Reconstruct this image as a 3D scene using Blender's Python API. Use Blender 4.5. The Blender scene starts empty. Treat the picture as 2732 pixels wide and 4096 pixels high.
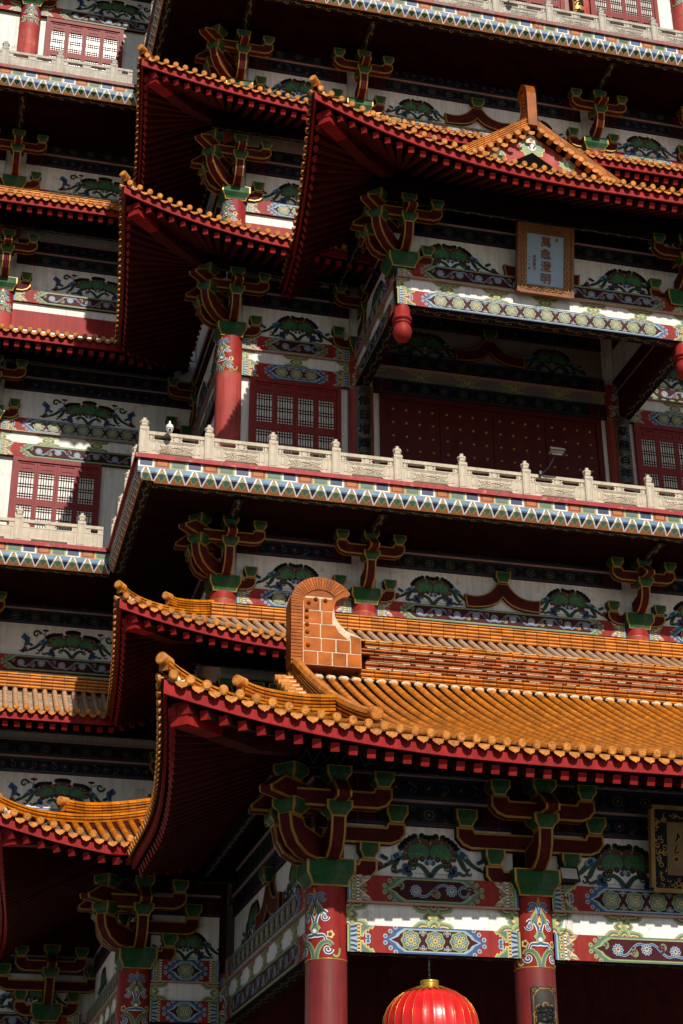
import bpy, math, random
from mathutils import Vector, Matrix
R = random.Random(11)
SC = bpy.context.scene
COL = SC.collection
PI = math.pi
sin, cos, rad = math.sin, math.cos, math.radians

# ------------------------------------------------------------------ materials
def mat(name, col, rough=.6, var=.18, scale=2.5, metal=0., bump=0., spec=.4, dirt=None, dirt_amt=.5, dscale=1.2, tone=False, coat=0., fine=0., streak=0.):
    m = bpy.data.materials.new(name); m.use_nodes = True
    nt = m.node_tree; N = nt.nodes; L = nt.links
    b = N['Principled BSDF']
    b.inputs['Roughness'].default_value = rough; b.inputs['Metallic'].default_value = metal
    b.inputs['Specular IOR Level'].default_value = spec
    if coat: b.inputs['Coat Weight'].default_value = coat; b.inputs['Coat Roughness'].default_value = .12
    tc = N.new('ShaderNodeTexCoord')
    nz = N.new('ShaderNodeTexNoise'); nz.inputs['Scale'].default_value = scale; nz.inputs['Detail'].default_value = 6
    L.new(tc.outputs['Object'], nz.inputs['Vector'])
    mr = N.new('ShaderNodeMapRange'); mr.inputs['From Min'].default_value = .3; mr.inputs['From Max'].default_value = .7
    mr.inputs['To Min'].default_value = 1 - var; mr.inputs['To Max'].default_value = 1 + var
    L.new(nz.outputs['Fac'], mr.inputs['Value'])
    mx = N.new('ShaderNodeMix'); mx.data_type = 'RGBA'; mx.blend_type = 'MULTIPLY'; mx.inputs['Factor'].default_value = 1
    mx.inputs['A'].default_value = (*col, 1); L.new(mr.outputs['Result'], mx.inputs['B'])
    out = mx.outputs['Result']
    if tone:
        at = N.new('ShaderNodeAttribute'); at.attribute_name = 'tone'
        m2 = N.new('ShaderNodeMix'); m2.data_type = 'RGBA'; m2.blend_type = 'MULTIPLY'; m2.inputs['Factor'].default_value = 1
        L.new(out, m2.inputs['A']); L.new(at.outputs['Fac'], m2.inputs['B']); out = m2.outputs['Result']
    if dirt:
        nd = N.new('ShaderNodeTexNoise'); nd.inputs['Scale'].default_value = dscale; nd.inputs['Detail'].default_value = 8; nd.inputs['Roughness'].default_value = .7
        L.new(tc.outputs['Object'], nd.inputs['Vector'])
        rd = N.new('ShaderNodeMapRange'); rd.inputs['From Min'].default_value = .62 - .3 * dirt_amt; rd.inputs['From Max'].default_value = .78 - .2 * dirt_amt
        L.new(nd.outputs['Fac'], rd.inputs['Value'])
        m3 = N.new('ShaderNodeMix'); m3.data_type = 'RGBA'; L.new(rd.outputs['Result'], m3.inputs['Factor'])
        L.new(out, m3.inputs['A']); m3.inputs['B'].default_value = (*dirt, 1); out = m3.outputs['Result']
    if streak:
        mp_ = N.new('ShaderNodeMapping'); mp_.inputs['Scale'].default_value = (3.2, 3.2, .22); L.new(tc.outputs['Object'], mp_.inputs['Vector'])
        ns = N.new('ShaderNodeTexNoise'); ns.inputs['Scale'].default_value = 2.2; ns.inputs['Detail'].default_value = 7; ns.inputs['Roughness'].default_value = .75; L.new(mp_.outputs['Vector'], ns.inputs['Vector'])
        rs = N.new('ShaderNodeMapRange'); rs.inputs['From Min'].default_value = .42; rs.inputs['From Max'].default_value = .68; rs.inputs['To Min'].default_value = 1.06; rs.inputs['To Max'].default_value = 1 - streak
        L.new(ns.outputs['Fac'], rs.inputs['Value'])
        m4 = N.new('ShaderNodeMix'); m4.data_type = 'RGBA'; m4.blend_type = 'MULTIPLY'; m4.inputs['Factor'].default_value = 1
        L.new(out, m4.inputs['A']); L.new(rs.outputs['Result'], m4.inputs['B']); out = m4.outputs['Result']
    L.new(out, b.inputs['Base Color'])
    if bump:
        nb = N.new('ShaderNodeTexNoise'); nb.inputs['Scale'].default_value = fine or scale * 9; nb.inputs['Detail'].default_value = 5
        L.new(tc.outputs['Object'], nb.inputs['Vector'])
        bp = N.new('ShaderNodeBump'); bp.inputs['Strength'].default_value = bump; bp.inputs['Distance'].default_value = .02
        L.new(nb.outputs['Fac'], bp.inputs['Height']); L.new(bp.outputs['Normal'], b.inputs['Normal'])
    return m

WHITE = mat('white_plaster', (.82, .80, .76), .8, .08, 1.2, dirt=(.45, .42, .39), dirt_amt=.25, bump=.25, streak=0.22, spec=0.1)
RED = mat('red_paint', (0.29, 0.022, 0.018), .55, .18, 1.5, streak=0.3, spec=0.18)
LACQ = mat('dark_red_lacquer', (0.2, 0.021, 0.019), .42, .15, 1.2, spec=.5, streak=0.35)
FADED = mat('faded_red_paint', (0.4, 0.062, 0.052), .6, .16, 1.0, dirt=(.5, .16, .13), dirt_amt=.3, streak=0.3, spec=0.2)
WINRED = mat('window_red_paint', (0.22, 0.02, 0.02), .5, .15, 2, streak=0.25, spec=0.2)
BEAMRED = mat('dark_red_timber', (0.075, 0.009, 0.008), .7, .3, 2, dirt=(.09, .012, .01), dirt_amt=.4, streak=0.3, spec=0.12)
EAVERED = mat('eave_red_paint', (0.3, 0.016, 0.015), .6, .22, 1.5, dirt=(.28, .022, .026), dirt_amt=.25, streak=0.3, spec=0.12)
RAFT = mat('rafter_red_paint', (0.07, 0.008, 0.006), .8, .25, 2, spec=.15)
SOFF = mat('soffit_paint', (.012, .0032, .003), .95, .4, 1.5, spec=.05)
MAROON = mat('maroon_paint', (0.055, 0.009, 0.014), .55, .2, 3, spec=0.1)
BLUE = mat('blue_paint', (0.032, 0.085, 0.22), .55, .2, 3)
LBLUE = mat('pale_blue_paint', (0.28, 0.38, 0.45), .55, .15, 3)
SKYB = mat('sky_blue_paint', (0.11, 0.23, 0.37), .55, .2, 2, dirt=(.35, .42, .45), dirt_amt=.3)
NAVY = mat('navy_paint', (0.012, 0.026, 0.08), .5, .2, 3)
GREEN = mat('green_paint', (0.02, 0.095, 0.032), .5, .22, 2.2)
DOUG = mat('bracket_green_paint', (0.019, 0.085, 0.027), .6, .35, 1.3, dirt=(.08, .11, .08), dirt_amt=.35, streak=0.3, spec=0.12)
LGREEN = mat('pale_green_paint', (0.25, 0.34, 0.13), .55, .12, 3)
GGREY = mat('grey_green_paint', (0.1, 0.15, 0.12), .55, .15, 3)
DGREEN = mat('dark_green_paint', (0.008, 0.034, 0.022), .5, .2, 3)
TAN = mat('cream_yellow_paint', (.66, .46, .19), .55, .1, 3)
GOLD = mat('gold_paint', (0.36, 0.19, 0.03), .42, .25, 3, metal=.25)
BROWN = mat('brown_red_paint', (.11, .026, .014), .55, .2, 3)
BLACK = mat('black_paint', (.008, .009, .014), .7, .2, 3, spec=.15)
ORANGE = mat('orange_paint', (.42, .13, .035), .6, .15, 3, dirt=(.25, .09, .04), dirt_amt=.3)
LEDGE = mat('pink_ledge_plaster', (.45, .28, .23), .75, .15, 2)
STONE = mat('pale_granite', (.56, .485, .375), .72, .10, 5, bump=.35, fine=90, dirt=(.38, .33, .27), dirt_amt=.3, dscale=1.6, streak=0.28)
STONED = mat('weathered_granite', (.50, .46, .39), .78, .14, 5, bump=.35, fine=90, dirt=(.28, .25, .21), dirt_amt=.45, dscale=1.8, streak=0.35)
SLABRED = mat('flaking_red_slab_paint', (.36, .016, .022), .6, .15, 3, dirt=(.5, .4, .34), dirt_amt=.16, dscale=3.2, streak=0.4)
SLABOLD = mat('badly_flaked_slab_paint', (.36, .035, .04), .7, .2, 3, dirt=(.20, .17, .15), dirt_amt=.85, dscale=4.5)
GLAZE = mat('amber_glazed_tile', (.56, .172, .006), .30, .3, 2.2, spec=.5, tone=True, bump=.12, dirt=(.36, .10, .01), dirt_amt=.34, dscale=3, coat=.4)
DUSTY = mat('dusty_glazed_tile', (.46, .20, .07), .6, .22, 1.2, tone=True, bump=.2, dirt=(.42, .29, .20), dirt_amt=1.0, dscale=1.0, spec=0.1)
PAN = mat('amber_pan_tile', (0.11, 0.03, 0.004), .45, .35, 2.5, tone=True, dirt=(.06, .045, .03), dirt_amt=.3, dscale=2.5)
PAND = mat('dusty_pan_tile', (.40, .27, .17), .7, .3, 2, tone=True, dirt=(.20, .12, .07), dirt_amt=.4)
CAP = mat('carved_cap_tile', (.62, .235, .045), .5, .3, 9, tone=True, bump=.9, fine=38, dirt=(.22, .08, .03), dirt_amt=.4, dscale=14, spec=0.2)
RIDGE = mat('ridge_course_tile', (.62, .21, .025), .48, .3, 2, tone=True, spec=.45)
RIDGEB = mat('old_brick_ridge_tile', (.42, .125, .04), .6, .3, 2, tone=True, spec=0.2)
TERRA = mat('glazed_ornament_tile', (0.36, 0.086, 0.004), .36, .3, 2.5, tone=True, bump=.3, dirt=(.42, .115, .008), dirt_amt=.35, coat=.0, spec=0.12)
MORTAR = mat('lime_mortar', (.64, .52, .36), .9, .2, 4, bump=.6, dirt=(.28, .23, .18), dirt_amt=.35, dscale=5)
PAPER = mat('pale_window_pane', (.64, .67, .62), .3, .12, .8, spec=.4)
BOARD = mat('black_lacquer_board', (.035, .028, .022), .35, .3, 3, spec=.5)
FRAMEW = mat('carved_brown_frame', (.24, .09, .026), .5, .2, 4)
SLATE = mat('blue_grey_sign_field', (.32, .45, .57), .6, .08, 3)
BRONZE = mat('dark_gold_sign_field', (.16, .095, .03), .5, .2, 3)
BRASS = mat('brass_stud', (.50, .34, .09), .35, .2, 4, metal=.8)
SILK = mat('red_silk', (.62, .014, .016), .30, .15, 3, spec=.6, bump=.15, fine=14)
GILT = mat('gilt_trim', (.58, .36, .06), .3, .2, 8, metal=.6)
PLASTW = mat('white_plastic', (.78, .78, .76), .35, .05, 3)
PLASTB = mat('black_plastic', (.02, .021, .024), .4, .1, 3)
VOID = mat('dark_opening', (.006, .005, .005), .95, .1, 2, spec=0)
DOORRED = mat('dark_door_lacquer', (.085, .009, .011), .6, .2, 1.2, spec=.2)
PETAL = mat('russet_petal_paint', (0.1, 0.032, 0.012), .55, .2, 3)
POD = mat('pod_green_paint', (0.035, 0.15, 0.06), .5, .25, 3)
SHADED = mat('shade_darkened_plaster', (.20, .175, .15), .85, .2, 1.2)  # white plaster with the shade inside the canopy put into its colour
DULLGOLD = mat('dull_gold_frame', (.26, .14, .03), .5, .25, 3)
STEEL = mat('dark_steel', (.07, .08, .09), .45, .2, 4, metal=.6)
LENSG = mat('lamp_glass', (.5, .46, .42), .3, .1, 3, spec=.6)
STRAW = mat('dry_grass', (.32, .22, .09), .8, .3, 5)
PAVE = mat('dark_paving', (0.09, 0.085, 0.075), .85, .2, .4)

# ------------------------------------------------------------------ mesh builder
class MB:
    def __init__(s):
        s.v = []; s.f = []; s.m = []; s.t = []; s.sm = []; s.mats = []
    def mi(s, m):
        if m not in s.mats: s.mats.append(m)
        return s.mats.index(m)
    def face(s, pts, m, t=1., sm=False):
        k = len(s.v); s.v += [tuple(p) for p in pts]; s.f.append(tuple(range(k, k + len(pts))))
        s.m.append(s.mi(m)); s.t.append(t); s.sm.append(sm)
    def grid(s, rows, m, closed=False, sm=True, t=1.):
        k = len(s.v); n = len(rows[0]); i = s.mi(m)
        for r in rows: s.v += [tuple(p) for p in r]
        for a in range(len(rows) - 1):
            tt = t[a] if isinstance(t, list) else t
            for b in range(n if closed else n - 1):
                c = (b + 1) % n
                s.f.append((k + a * n + b, k + a * n + c, k + (a + 1) * n + c, k + (a + 1) * n + b))
                s.m.append(i); s.t.append(tt); s.sm.append(sm)
    def box(s, x0, x1, y0, y1, z0, z1, m, t=1.):
        p = [(x, y, z) for z in (z0, z1) for y in (y0, y1) for x in (x0, x1)]
        for q in ((0, 1, 5, 4), (1, 3, 7, 5), (3, 2, 6, 7), (2, 0, 4, 6), (4, 5, 7, 6), (2, 3, 1, 0)):
            s.face([p[i] for i in q], m, t)
    def beam(s, a, b, w, h, m, up=(0, 0, 1), t=1., w2=None, h2=None):
        a = Vector(a); b = Vector(b); d = (b - a).normalized(); r = d.cross(Vector(up)).normalized(); u = r.cross(d)
        A = []; 
        for c, ww, hh in ((a, w, h), (b, w2 or w, h2 or h)):
            A += [c - r * ww / 2 - u * hh / 2, c + r * ww / 2 - u * hh / 2, c + r * ww / 2 + u * hh / 2, c - r * ww / 2 + u * hh / 2]
        for q in ((0, 1, 2, 3), (7, 6, 5, 4), (0, 4, 5, 1), (1, 5, 6, 2), (2, 6, 7, 3), (3, 7, 4, 0)):
            s.face([A[i] for i in q], m, t)
    def tube(s, pts, r, m, n=8, r1=None, cap=True):
        pts = [Vector(p) for p in pts]; rows = []; N = len(pts)
        for i, p in enumerate(pts):
            d = (pts[min(i + 1, N - 1)] - pts[max(i - 1, 0)]).normalized()
            x = d.cross(Vector((0, 0, 1)))
            if x.length < .05: x = d.cross(Vector((1, 0, 0)))
            x.normalize(); y = d.cross(x); rr = r if r1 is None else r + (r1 - r) * i / (N - 1)
            rows.append([p + (x * cos(2 * PI * k / n) + y * sin(2 * PI * k / n)) * rr for k in range(n)])
        s.grid(rows, m, closed=True)
        if cap: s.face(rows[0], m); s.face(rows[-1], m)
    def lathe(s, prof, m, n=24, cx=0, cy=0, mats=None):
        rows = [[(cx + r * cos(2 * PI * k / n), cy + r * sin(2 * PI * k / n), z) for k in range(n)] for r, z in prof]
        if mats is None: s.grid(rows, m, closed=True)
        else:
            for i in range(len(rows) - 1): s.grid(rows[i:i + 2], mats[i], closed=True)
    def build(s, name, parent=None, loc=(0, 0, 0), rz=0., world=True):
        me = bpy.data.meshes.new(name)
        me.from_pydata(s.v, [], s.f)
        for m in s.mats: me.materials.append(m)
        me.polygons.foreach_set('material_index', s.m); me.polygons.foreach_set('use_smooth', s.sm)
        a = me.attributes.new('tone', 'FLOAT', 'FACE'); a.data.foreach_set('value', s.t)
        me.update()
        return link(name, me, parent, loc, rz)

WM = {}
def link(name, me, parent=None, loc=(0, 0, 0), rz=0., rx=0.):
    o = bpy.data.objects.new(name, me); COL.objects.link(o)
    M = Matrix.Translation(Vector(loc)) @ Matrix.Rotation(rz, 4, 'Z') @ Matrix.Rotation(rx, 4, 'X')
    WM[o] = M
    if parent is not None:
        o.parent = parent; o.matrix_basis = WM[parent].inverted() @ M
    else: o.matrix_basis = M
    return o
def thing(name, label, cat, loc, group=None, me=None, rz=0., rx=0.):
    o = link(name, me, None, loc, rz, rx); o['label'] = label; o['category'] = cat
    if group: o['group'] = group
    return o
def tag(o, label, cat, group=None):
    o['label'] = label; o['category'] = cat
    if group: o['group'] = group
    return o
def struct(o): o['kind'] = 'structure'; return o

# ------------------------------------------------------------------ 2-D painter: flat paint layers a few mm apart on a surface
EPS = .0035
def rect(u0, u1, v0, v1): return [(u0, v0), (u1, v0), (u1, v1), (u0, v1)]
def ell(x, y, rx, ry=None, n=14, a0=0., a1=2 * PI):
    ry = rx if ry is None else ry
    full = abs(a1 - a0 - 2 * PI) < 1e-6
    k = n if full else n + 1
    return [(x + rx * cos(a0 + (a1 - a0) * i / n), y + ry * sin(a0 + (a1 - a0) * i / n)) for i in range(k)]
def scal(x, y, r, k=8, d=.09, n=40, ry=None, ph=0.):
    q = (ry or r) / r
    return [(x + r * (1 + d * cos(k * (2 * PI * i / n) + ph)) * cos(2 * PI * i / n), y + q * r * (1 + d * cos(k * (2 * PI * i / n) + ph)) * sin(2 * PI * i / n)) for i in range(n)]
def clip(p, axis, val, keep_hi):
    out = []; s = 1 if keep_hi else -1
    for i in range(len(p)):
        a = p[i]; b = p[(i + 1) % len(p)]; da = s * (a[axis] - val); db = s * (b[axis] - val)
        if da >= 0: out.append(a)
        if da * db < 0:
            k = da / (da - db); out.append((a[0] + k * (b[0] - a[0]), a[1] + k * (b[1] - a[1])))
    return out
class Paint(MB):
    def __init__(s, mp=None, cl=None):
        super().__init__(); s.bg = WHITE; s.mp = mp or (lambda u, o, v: (u, -o, v)); s.cl = cl; s.off = 0.; s.x = (0, 0, 1, 1)
    def poly(s, pts, m, l=1):
        ox, oy, sx, sy = s.x
        p = [(ox + a * sx, oy + b * sy) for a, b in pts]
        if s.cl:
            u0, u1, v0, v1 = s.cl
            for ax, va, hi in ((0, u0, 1), (0, u1, 0), (1, v0, 1), (1, v1, 0)):
                if len(p) > 2: p = clip(p, ax, va, hi)
        if len(p) < 3: return
        s.face([s.mp(a, s.off + l * EPS, b) for a, b in p], m)
    def rect(s, u0, u1, v0, v1, m, l=1): s.poly(rect(u0, u1, v0, v1), m, l)
    def disk(s, x, y, r, m, l=1, ry=None, n=14): s.poly(ell(x, y, r, ry, n), m, l)
    def stroke(s, pts, w, m, l=1, w1=None):
        n = len(pts); w1 = w if w1 is None else w1; L = []
        for i, p in enumerate(pts):
            a = pts[max(i - 1, 0)]; b = pts[min(i + 1, n - 1)]
            d = math.hypot(b[0] - a[0], b[1] - a[1]) or 1; nx, ny = -(b[1] - a[1]) / d, (b[0] - a[0]) / d
            h = (w + (w1 - w) * i / (n - 1)) / 2
            L.append(((p[0] + nx * h, p[1] + ny * h), (p[0] - nx * h, p[1] - ny * h)))
        for i in range(n - 1): s.poly([L[i][0], L[i][1], L[i + 1][1], L[i + 1][0]], m, l)
    def ostroke(s, pts, w, mo, m, l=1, w1=None, e=.5):
        s.stroke(pts, w, mo, l, w1); s.stroke(pts, w * e, m, l + 1, None if w1 is None else w1 * e)
    def curl(s, x, y, r, a0, turns, sg, w, mo, m, l=1, n=18):
        p = [(x + r * (1 - .85 * i / n) * cos(a0 + sg * turns * 2 * PI * i / n), y + r * (1 - .85 * i / n) * sin(a0 + sg * turns * 2 * PI * i / n)) for i in range(n + 1)]
        s.ostroke(p, w, mo, m, l, w * .6)
        return p
def arc(x, y, r, a0, a1, n=10, ry=None):
    return [(x + r * cos(a0 + (a1 - a0) * i / n), y + (ry or r) * sin(a0 + (a1 - a0) * i / n)) for i in range(n + 1)]
def bez(a, b, c, d, n=10):
    o = []
    for i in range(n + 1):
        t = i / n; q = 1 - t
        o.append(tuple(q ** 3 * a[k] + 3 * q * q * t * b[k] + 3 * q * t * t * c[k] + t ** 3 * d[k] for k in (0, 1)))
    return o

# ------------------------------------------------------------------ painted motifs
def rosette(P, u, v, r, l=3):
    P.poly(scal(u, v, r, 8, .07), LGREEN, l); P.poly(scal(u, v, r * .86, 8, .07), GGREY, l + 1)
    for k in range(8):
        a = k * PI / 4
        P.disk(u + .56 * r * cos(a), v + .56 * r * sin(a), r * .19, TAN if k % 2 else LBLUE, l + 2, n=8)
        P.disk(u + .58 * r * cos(a), v + .58 * r * sin(a), r * .09, BROWN if k % 2 else BLUE, l + 3, n=7)
    P.disk(u, v, r * .36, LGREEN, l + 3); P.disk(u, v, r * .22, TAN, l + 4, n=10); P.disk(u, v, r * .10, BROWN, l + 5, n=8)
def daisy(P, u, v, r, l=3):
    P.poly(scal(u, v, r * .92, 10, .10, 50), LBLUE, l)
    for k in range(10):
        a = k * PI / 5
        P.poly([(u + r * q * cos(a + d), v + r * q * sin(a + d)) for q, d in ((.36, -.1), (.82, -.15), (.86, 0), (.82, .15), (.36, .1))], BLUE, l + 1)
    P.disk(u, v, r * .36, TAN, l + 2); P.disk(u, v + r * .06, r * .2, BROWN, l + 3, n=9)
def halfflower(P, u, v, s, r, l=3):
    for dx, dy, q in ((-.75, .25, .36), (.75, .25, .36), (0, .8, .42)):
        P.disk(u + dx * r, v + s * dy * r, r * q, LBLUE, l, n=10); P.disk(u + dx * r, v + s * dy * r, r * q * .6, BLUE, l + 1, n=8)
    P.disk(u, v + s * .12 * r, r * .38, TAN, l + 2, n=10); P.disk(u, v + s * .1 * r, r * .2, BROWN, l + 3, n=8)
def cart(c0, c1, v0, v1, k):
    vm = (v0 + v1) / 2; h = (v1 - v0) / 2
    a = [(c0, vm), (c0 + .16 * k, vm + .30 * h), (c0 + .22 * k, vm + .62 * h), (c0 + .38 * k, v1)]
    b = [(c1 - .38 * k, v1), (c1 - .22 * k, vm + .62 * h), (c1 - .16 * k, vm + .30 * h), (c1, vm)]
    lo = lambda q: [(x, 2 * vm - y) for x, y in reversed(q)]
    return a + b + lo(b[:-1]) + lo(a[1:])
def beam_paint(P, u0, u1, v0, v1, st, vine):
    h = v1 - v0; k = h / .6; vm = (v0 + v1) / 2
    P.rect(u0, u1, v0, v1, RED, 1)
    short = (u1 - u0) < 2.3 * k
    for s in (1, -1):
        kx = k * .60
        U = (lambda x: u0 + x * kx) if s > 0 else (lambda x: u1 - x * kx)
        q = lambda a, b, m, l, va=v0, vb=v1: P.rect(min(U(a), U(b)), max(U(a), U(b)), va, vb, m, l)
        q(0, .07, BLUE if st else LGREEN, 2); q(.07, .13, LBLUE if st else GGREY, 2)
        if st:
            q(.13, .38, LGREEN, 2)
            for j in range(3):
                vc = v0 + (j + .5) * h / 3
                q(.16, .35, GGREY, 3, vc - h * .13, vc + h * .13); q(.20, .33, TAN, 4, vc - h * .09, vc + h * .09); q(.25, .31, BROWN, 5, vc - h * .045, vc + h * .045)
        else:
            q(.13, .38, LBLUE, 2)
            for j in range(6):
                vc = v0 + (j + .25) * h / 6; d = h * .05 * (1 if vc > vm else -1)
                P.poly([(U(.13), vc), (U(.25), vc + d * .3), (U(.38), vc + d), (U(.38), vc + d + h * .07), (U(.25), vc + d * .3 + h * .08), (U(.13), vc + h * .07)], NAVY, 3)
        q(.38, .50, MAROON, 2); q(.38, .395, TAN, 3); q(.485, .50, TAN, 3)
        for j in range(8):
            P.disk(U(.44), v0 + (j + .5) * h / 8, .026 * k, TAN if not st else WHITE, 3, n=8)
        if short: continue
        for w in (1, -1):
            y = lambda t: vm + w * t * h
            pt = lambda L: [(U(a), y(b)) for a, b in L]
            if st:
                P.poly(pt([(.50, .06), (.62, .12), (.74, .22), (.86, .3), (1.0, .48), (.8, .46), (.66, .42), (.55, .5), (.50, .5)]), TAN, 2)
                P.stroke(pt([(.60, .18), (.54, .28), (.58, .40), (.70, .36), (.84, .38), (.98, .47)]), .075 * k, BLUE, 3, .02)
                P.stroke(pt([(.60, .18), (.54, .28), (.58, .40), (.70, .36), (.84, .38), (.98, .47)]), .03 * k, LBLUE, 4, .01)
                P.poly(pt([(.52, .02), (.66, .02), (.8, .1), (.76, .16), (.64, .16)]), LGREEN, 2); P.poly(pt([(.55, .04), (.66, .05), (.74, .1), (.66, .13)]), BLUE, 3)
            else:
                P.poly(pt([(.50, .5), (1.08, .5), (.98, .34), (.88, .38), (.84, .26), (.76, .3), (.74, .14), (.66, .18), (.62, .05), (.50, .08)]), TAN, 2)
                P.poly(pt([(.52, .5), (1.03, .5), (.96, .37), (.87, .41), (.82, .29), (.74, .34), (.71, .18), (.63, .22), (.60, .10), (.52, .12)]), LGREEN, 3)
                P.poly(pt([(.56, .5), (.9, .48), (.78, .38), (.66, .3), (.56, .2)]), GGREY, 4)
                P.disk(U(.80), y(.09), .07 * k, LBLUE, 3, n=9); P.disk(U(.81), y(.09), .035 * k, BLUE, 4, n=8)
    c0, c1 = (u0 + .36 * k, u1 - .36 * k) if short else (u0 + .84 * k, u1 - .84 * k)
    A, B = (GGREY, LGREEN) if vine else (BLUE, LBLUE)
    P.poly(cart(c0, c1, v0, v1, k), A, 2)
    P.poly(cart(c0 + .12 * k, c1 - .12 * k, v0 + .035 * k, v1 - .035 * k, k), B, 3)
    P.poly(cart(c0 + .19 * k, c1 - .19 * k, v0 + .07 * k, v1 - .07 * k, k), MAROON, 4)
    for x, s in ((c0, 1), (c1, -1)):
        for y, dx in ((.62, .22), (.25, .10), (-.62, .22), (-.25, .10), (.92, .34), (-.92, .34)):
            P.disk(x + s * (dx - .05) * k, vm + y * h / 2, .055 * k, B, 3, n=10); P.disk(x + s * (dx - .05) * k, vm + y * h / 2, .024 * k, A, 4, n=8)
    a, b = c0 + .36 * k, c1 - .36 * k
    n = max(1, round((b - a) / ((.62 if not vine else .72) * k))); d = (b - a) / n
    for i in range(n):
        u = a + d * (i + .5)
        if not vine:
            rosette(P, u, vm, h * .375, 5)
            if i < n - 1:
                for s in (1, -1): halfflower(P, u + d / 2, vm - s * h * .335, s, .085 * k, 5)
        else:
            daisy(P, u, vm + (.03 if i % 2 else -.03) * h, h * .24, 7)
            if i < n:
                s = 1 if i % 2 else -1
                P.ostroke(bez((u + .1 * d, vm + s * .2 * h), (u + .4 * d, vm + s * .42 * h), (u + .55 * d, vm - s * .42 * h), (u + .9 * d, vm - s * .2 * h)) if i < n - 1 else arc(u + .35 * d, vm, .2 * h, PI, 3 * PI), .06 * k, LBLUE, BLUE, 5)
                P.curl(u + .5 * d, vm + s * .08 * h, .17 * h, -s * PI / 2, 1.1, s, .055 * k, RED if i % 2 else TAN, MAROON if i % 2 else BROWN, 5)
                P.curl(u - .42 * d, vm - s * .16 * h, .15 * h, s * PI / 2, 1.1, -s, .05 * k, LGREEN, GGREY, 5)
def fan(P, u, v, s, rx, ry, m, l, k=5):
    pts = [(u + rx * (1 + .10 * abs(sin(k * t / 2 * 1.0 + .0))) * cos(t), v + s * ry * (1 + .13 * abs(sin(k * t / 2))) * sin(t)) for t in [PI * i / 24 for i in range(25)]]
    P.poly(pts, m, l)
def cluster(P, u, v0, v1, half=0):
    h = v1 - v0
    for s, vb in ((1, v0), (-1, v1)):
        for dx in (-1, 1):
            if half and dx != half: continue
            x = u + dx * .24 * h / .5
            fan(P, x, vb, s, .25 * h / .5, .30 * h, TAN, 3); fan(P, x, vb, s, .235 * h / .5, .275 * h, LGREEN, 4); fan(P, x, vb, s, .18 * h / .5, .19 * h, GGREY, 5); fan(P, x, vb, s, .13 * h / .5, .11 * h, TAN, 6); fan(P, x, vb, s, .08 * h / .5, .05 * h, BROWN, 7)
        fan(P, u, vb, s, .15 * h / .5, .40 * h, TAN, 6, 3); fan(P, u, vb, s, .135 * h / .5, .37 * h, LGREEN, 7, 3); fan(P, u, vb, s, .09 * h / .5, .26 * h, GGREY, 8, 3); fan(P, u, vb, s, .07 * h / .5, .14 * h, TAN, 9, 3); fan(P, u, vb, s, .04 * h / .5, .08 * h, RED, 10, 3)
    for dx in (-1, 1):
        if half and dx != half: continue
        P.poly(scal(u + dx * .12 * h / .5, (v0 + v1) / 2, .12 * h / .5, 4, .12, 20), LGREEN, 5); P.poly(scal(u + dx * .12 * h / .5, (v0 + v1) / 2, .08 * h / .5, 4, .12, 20), GGREY, 6)
        P.poly([(u + dx * .02, (v0 + v1) / 2), (u + dx * .09, (v0 + v1) / 2 + .05), (u + dx * .16, (v0 + v1) / 2), (u + dx * .09, (v0 + v1) / 2 - .05)], TAN, 7)
    P.disk(u, (v0 + v1) / 2, .05 * h / .5, LGREEN, 8)
def white_paint(P, u0, u1, v0, v1, pitch=1.55, bg=None):
    P.rect(u0, u1, v0, v1, bg or WHITE, 1)
    cluster(P, u0 + .02, v0, v1, 1); cluster(P, u1 - .02, v0, v1, -1)
    n = int((u1 - u0) / pitch)
    for i in range(1, n): cluster(P, u0 + (u1 - u0) * i / n, v0, v1)
def eld(P, x, y, rx, ry, rot, m, l, n=16):
    c, q = cos(rot), sin(rot); P.poly([(x + rx * cos(t) * c - ry * sin(t) * q, y + rx * cos(t) * q + ry * sin(t) * c) for t in [2 * PI * i / n for i in range(n)]], m, l)
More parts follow.
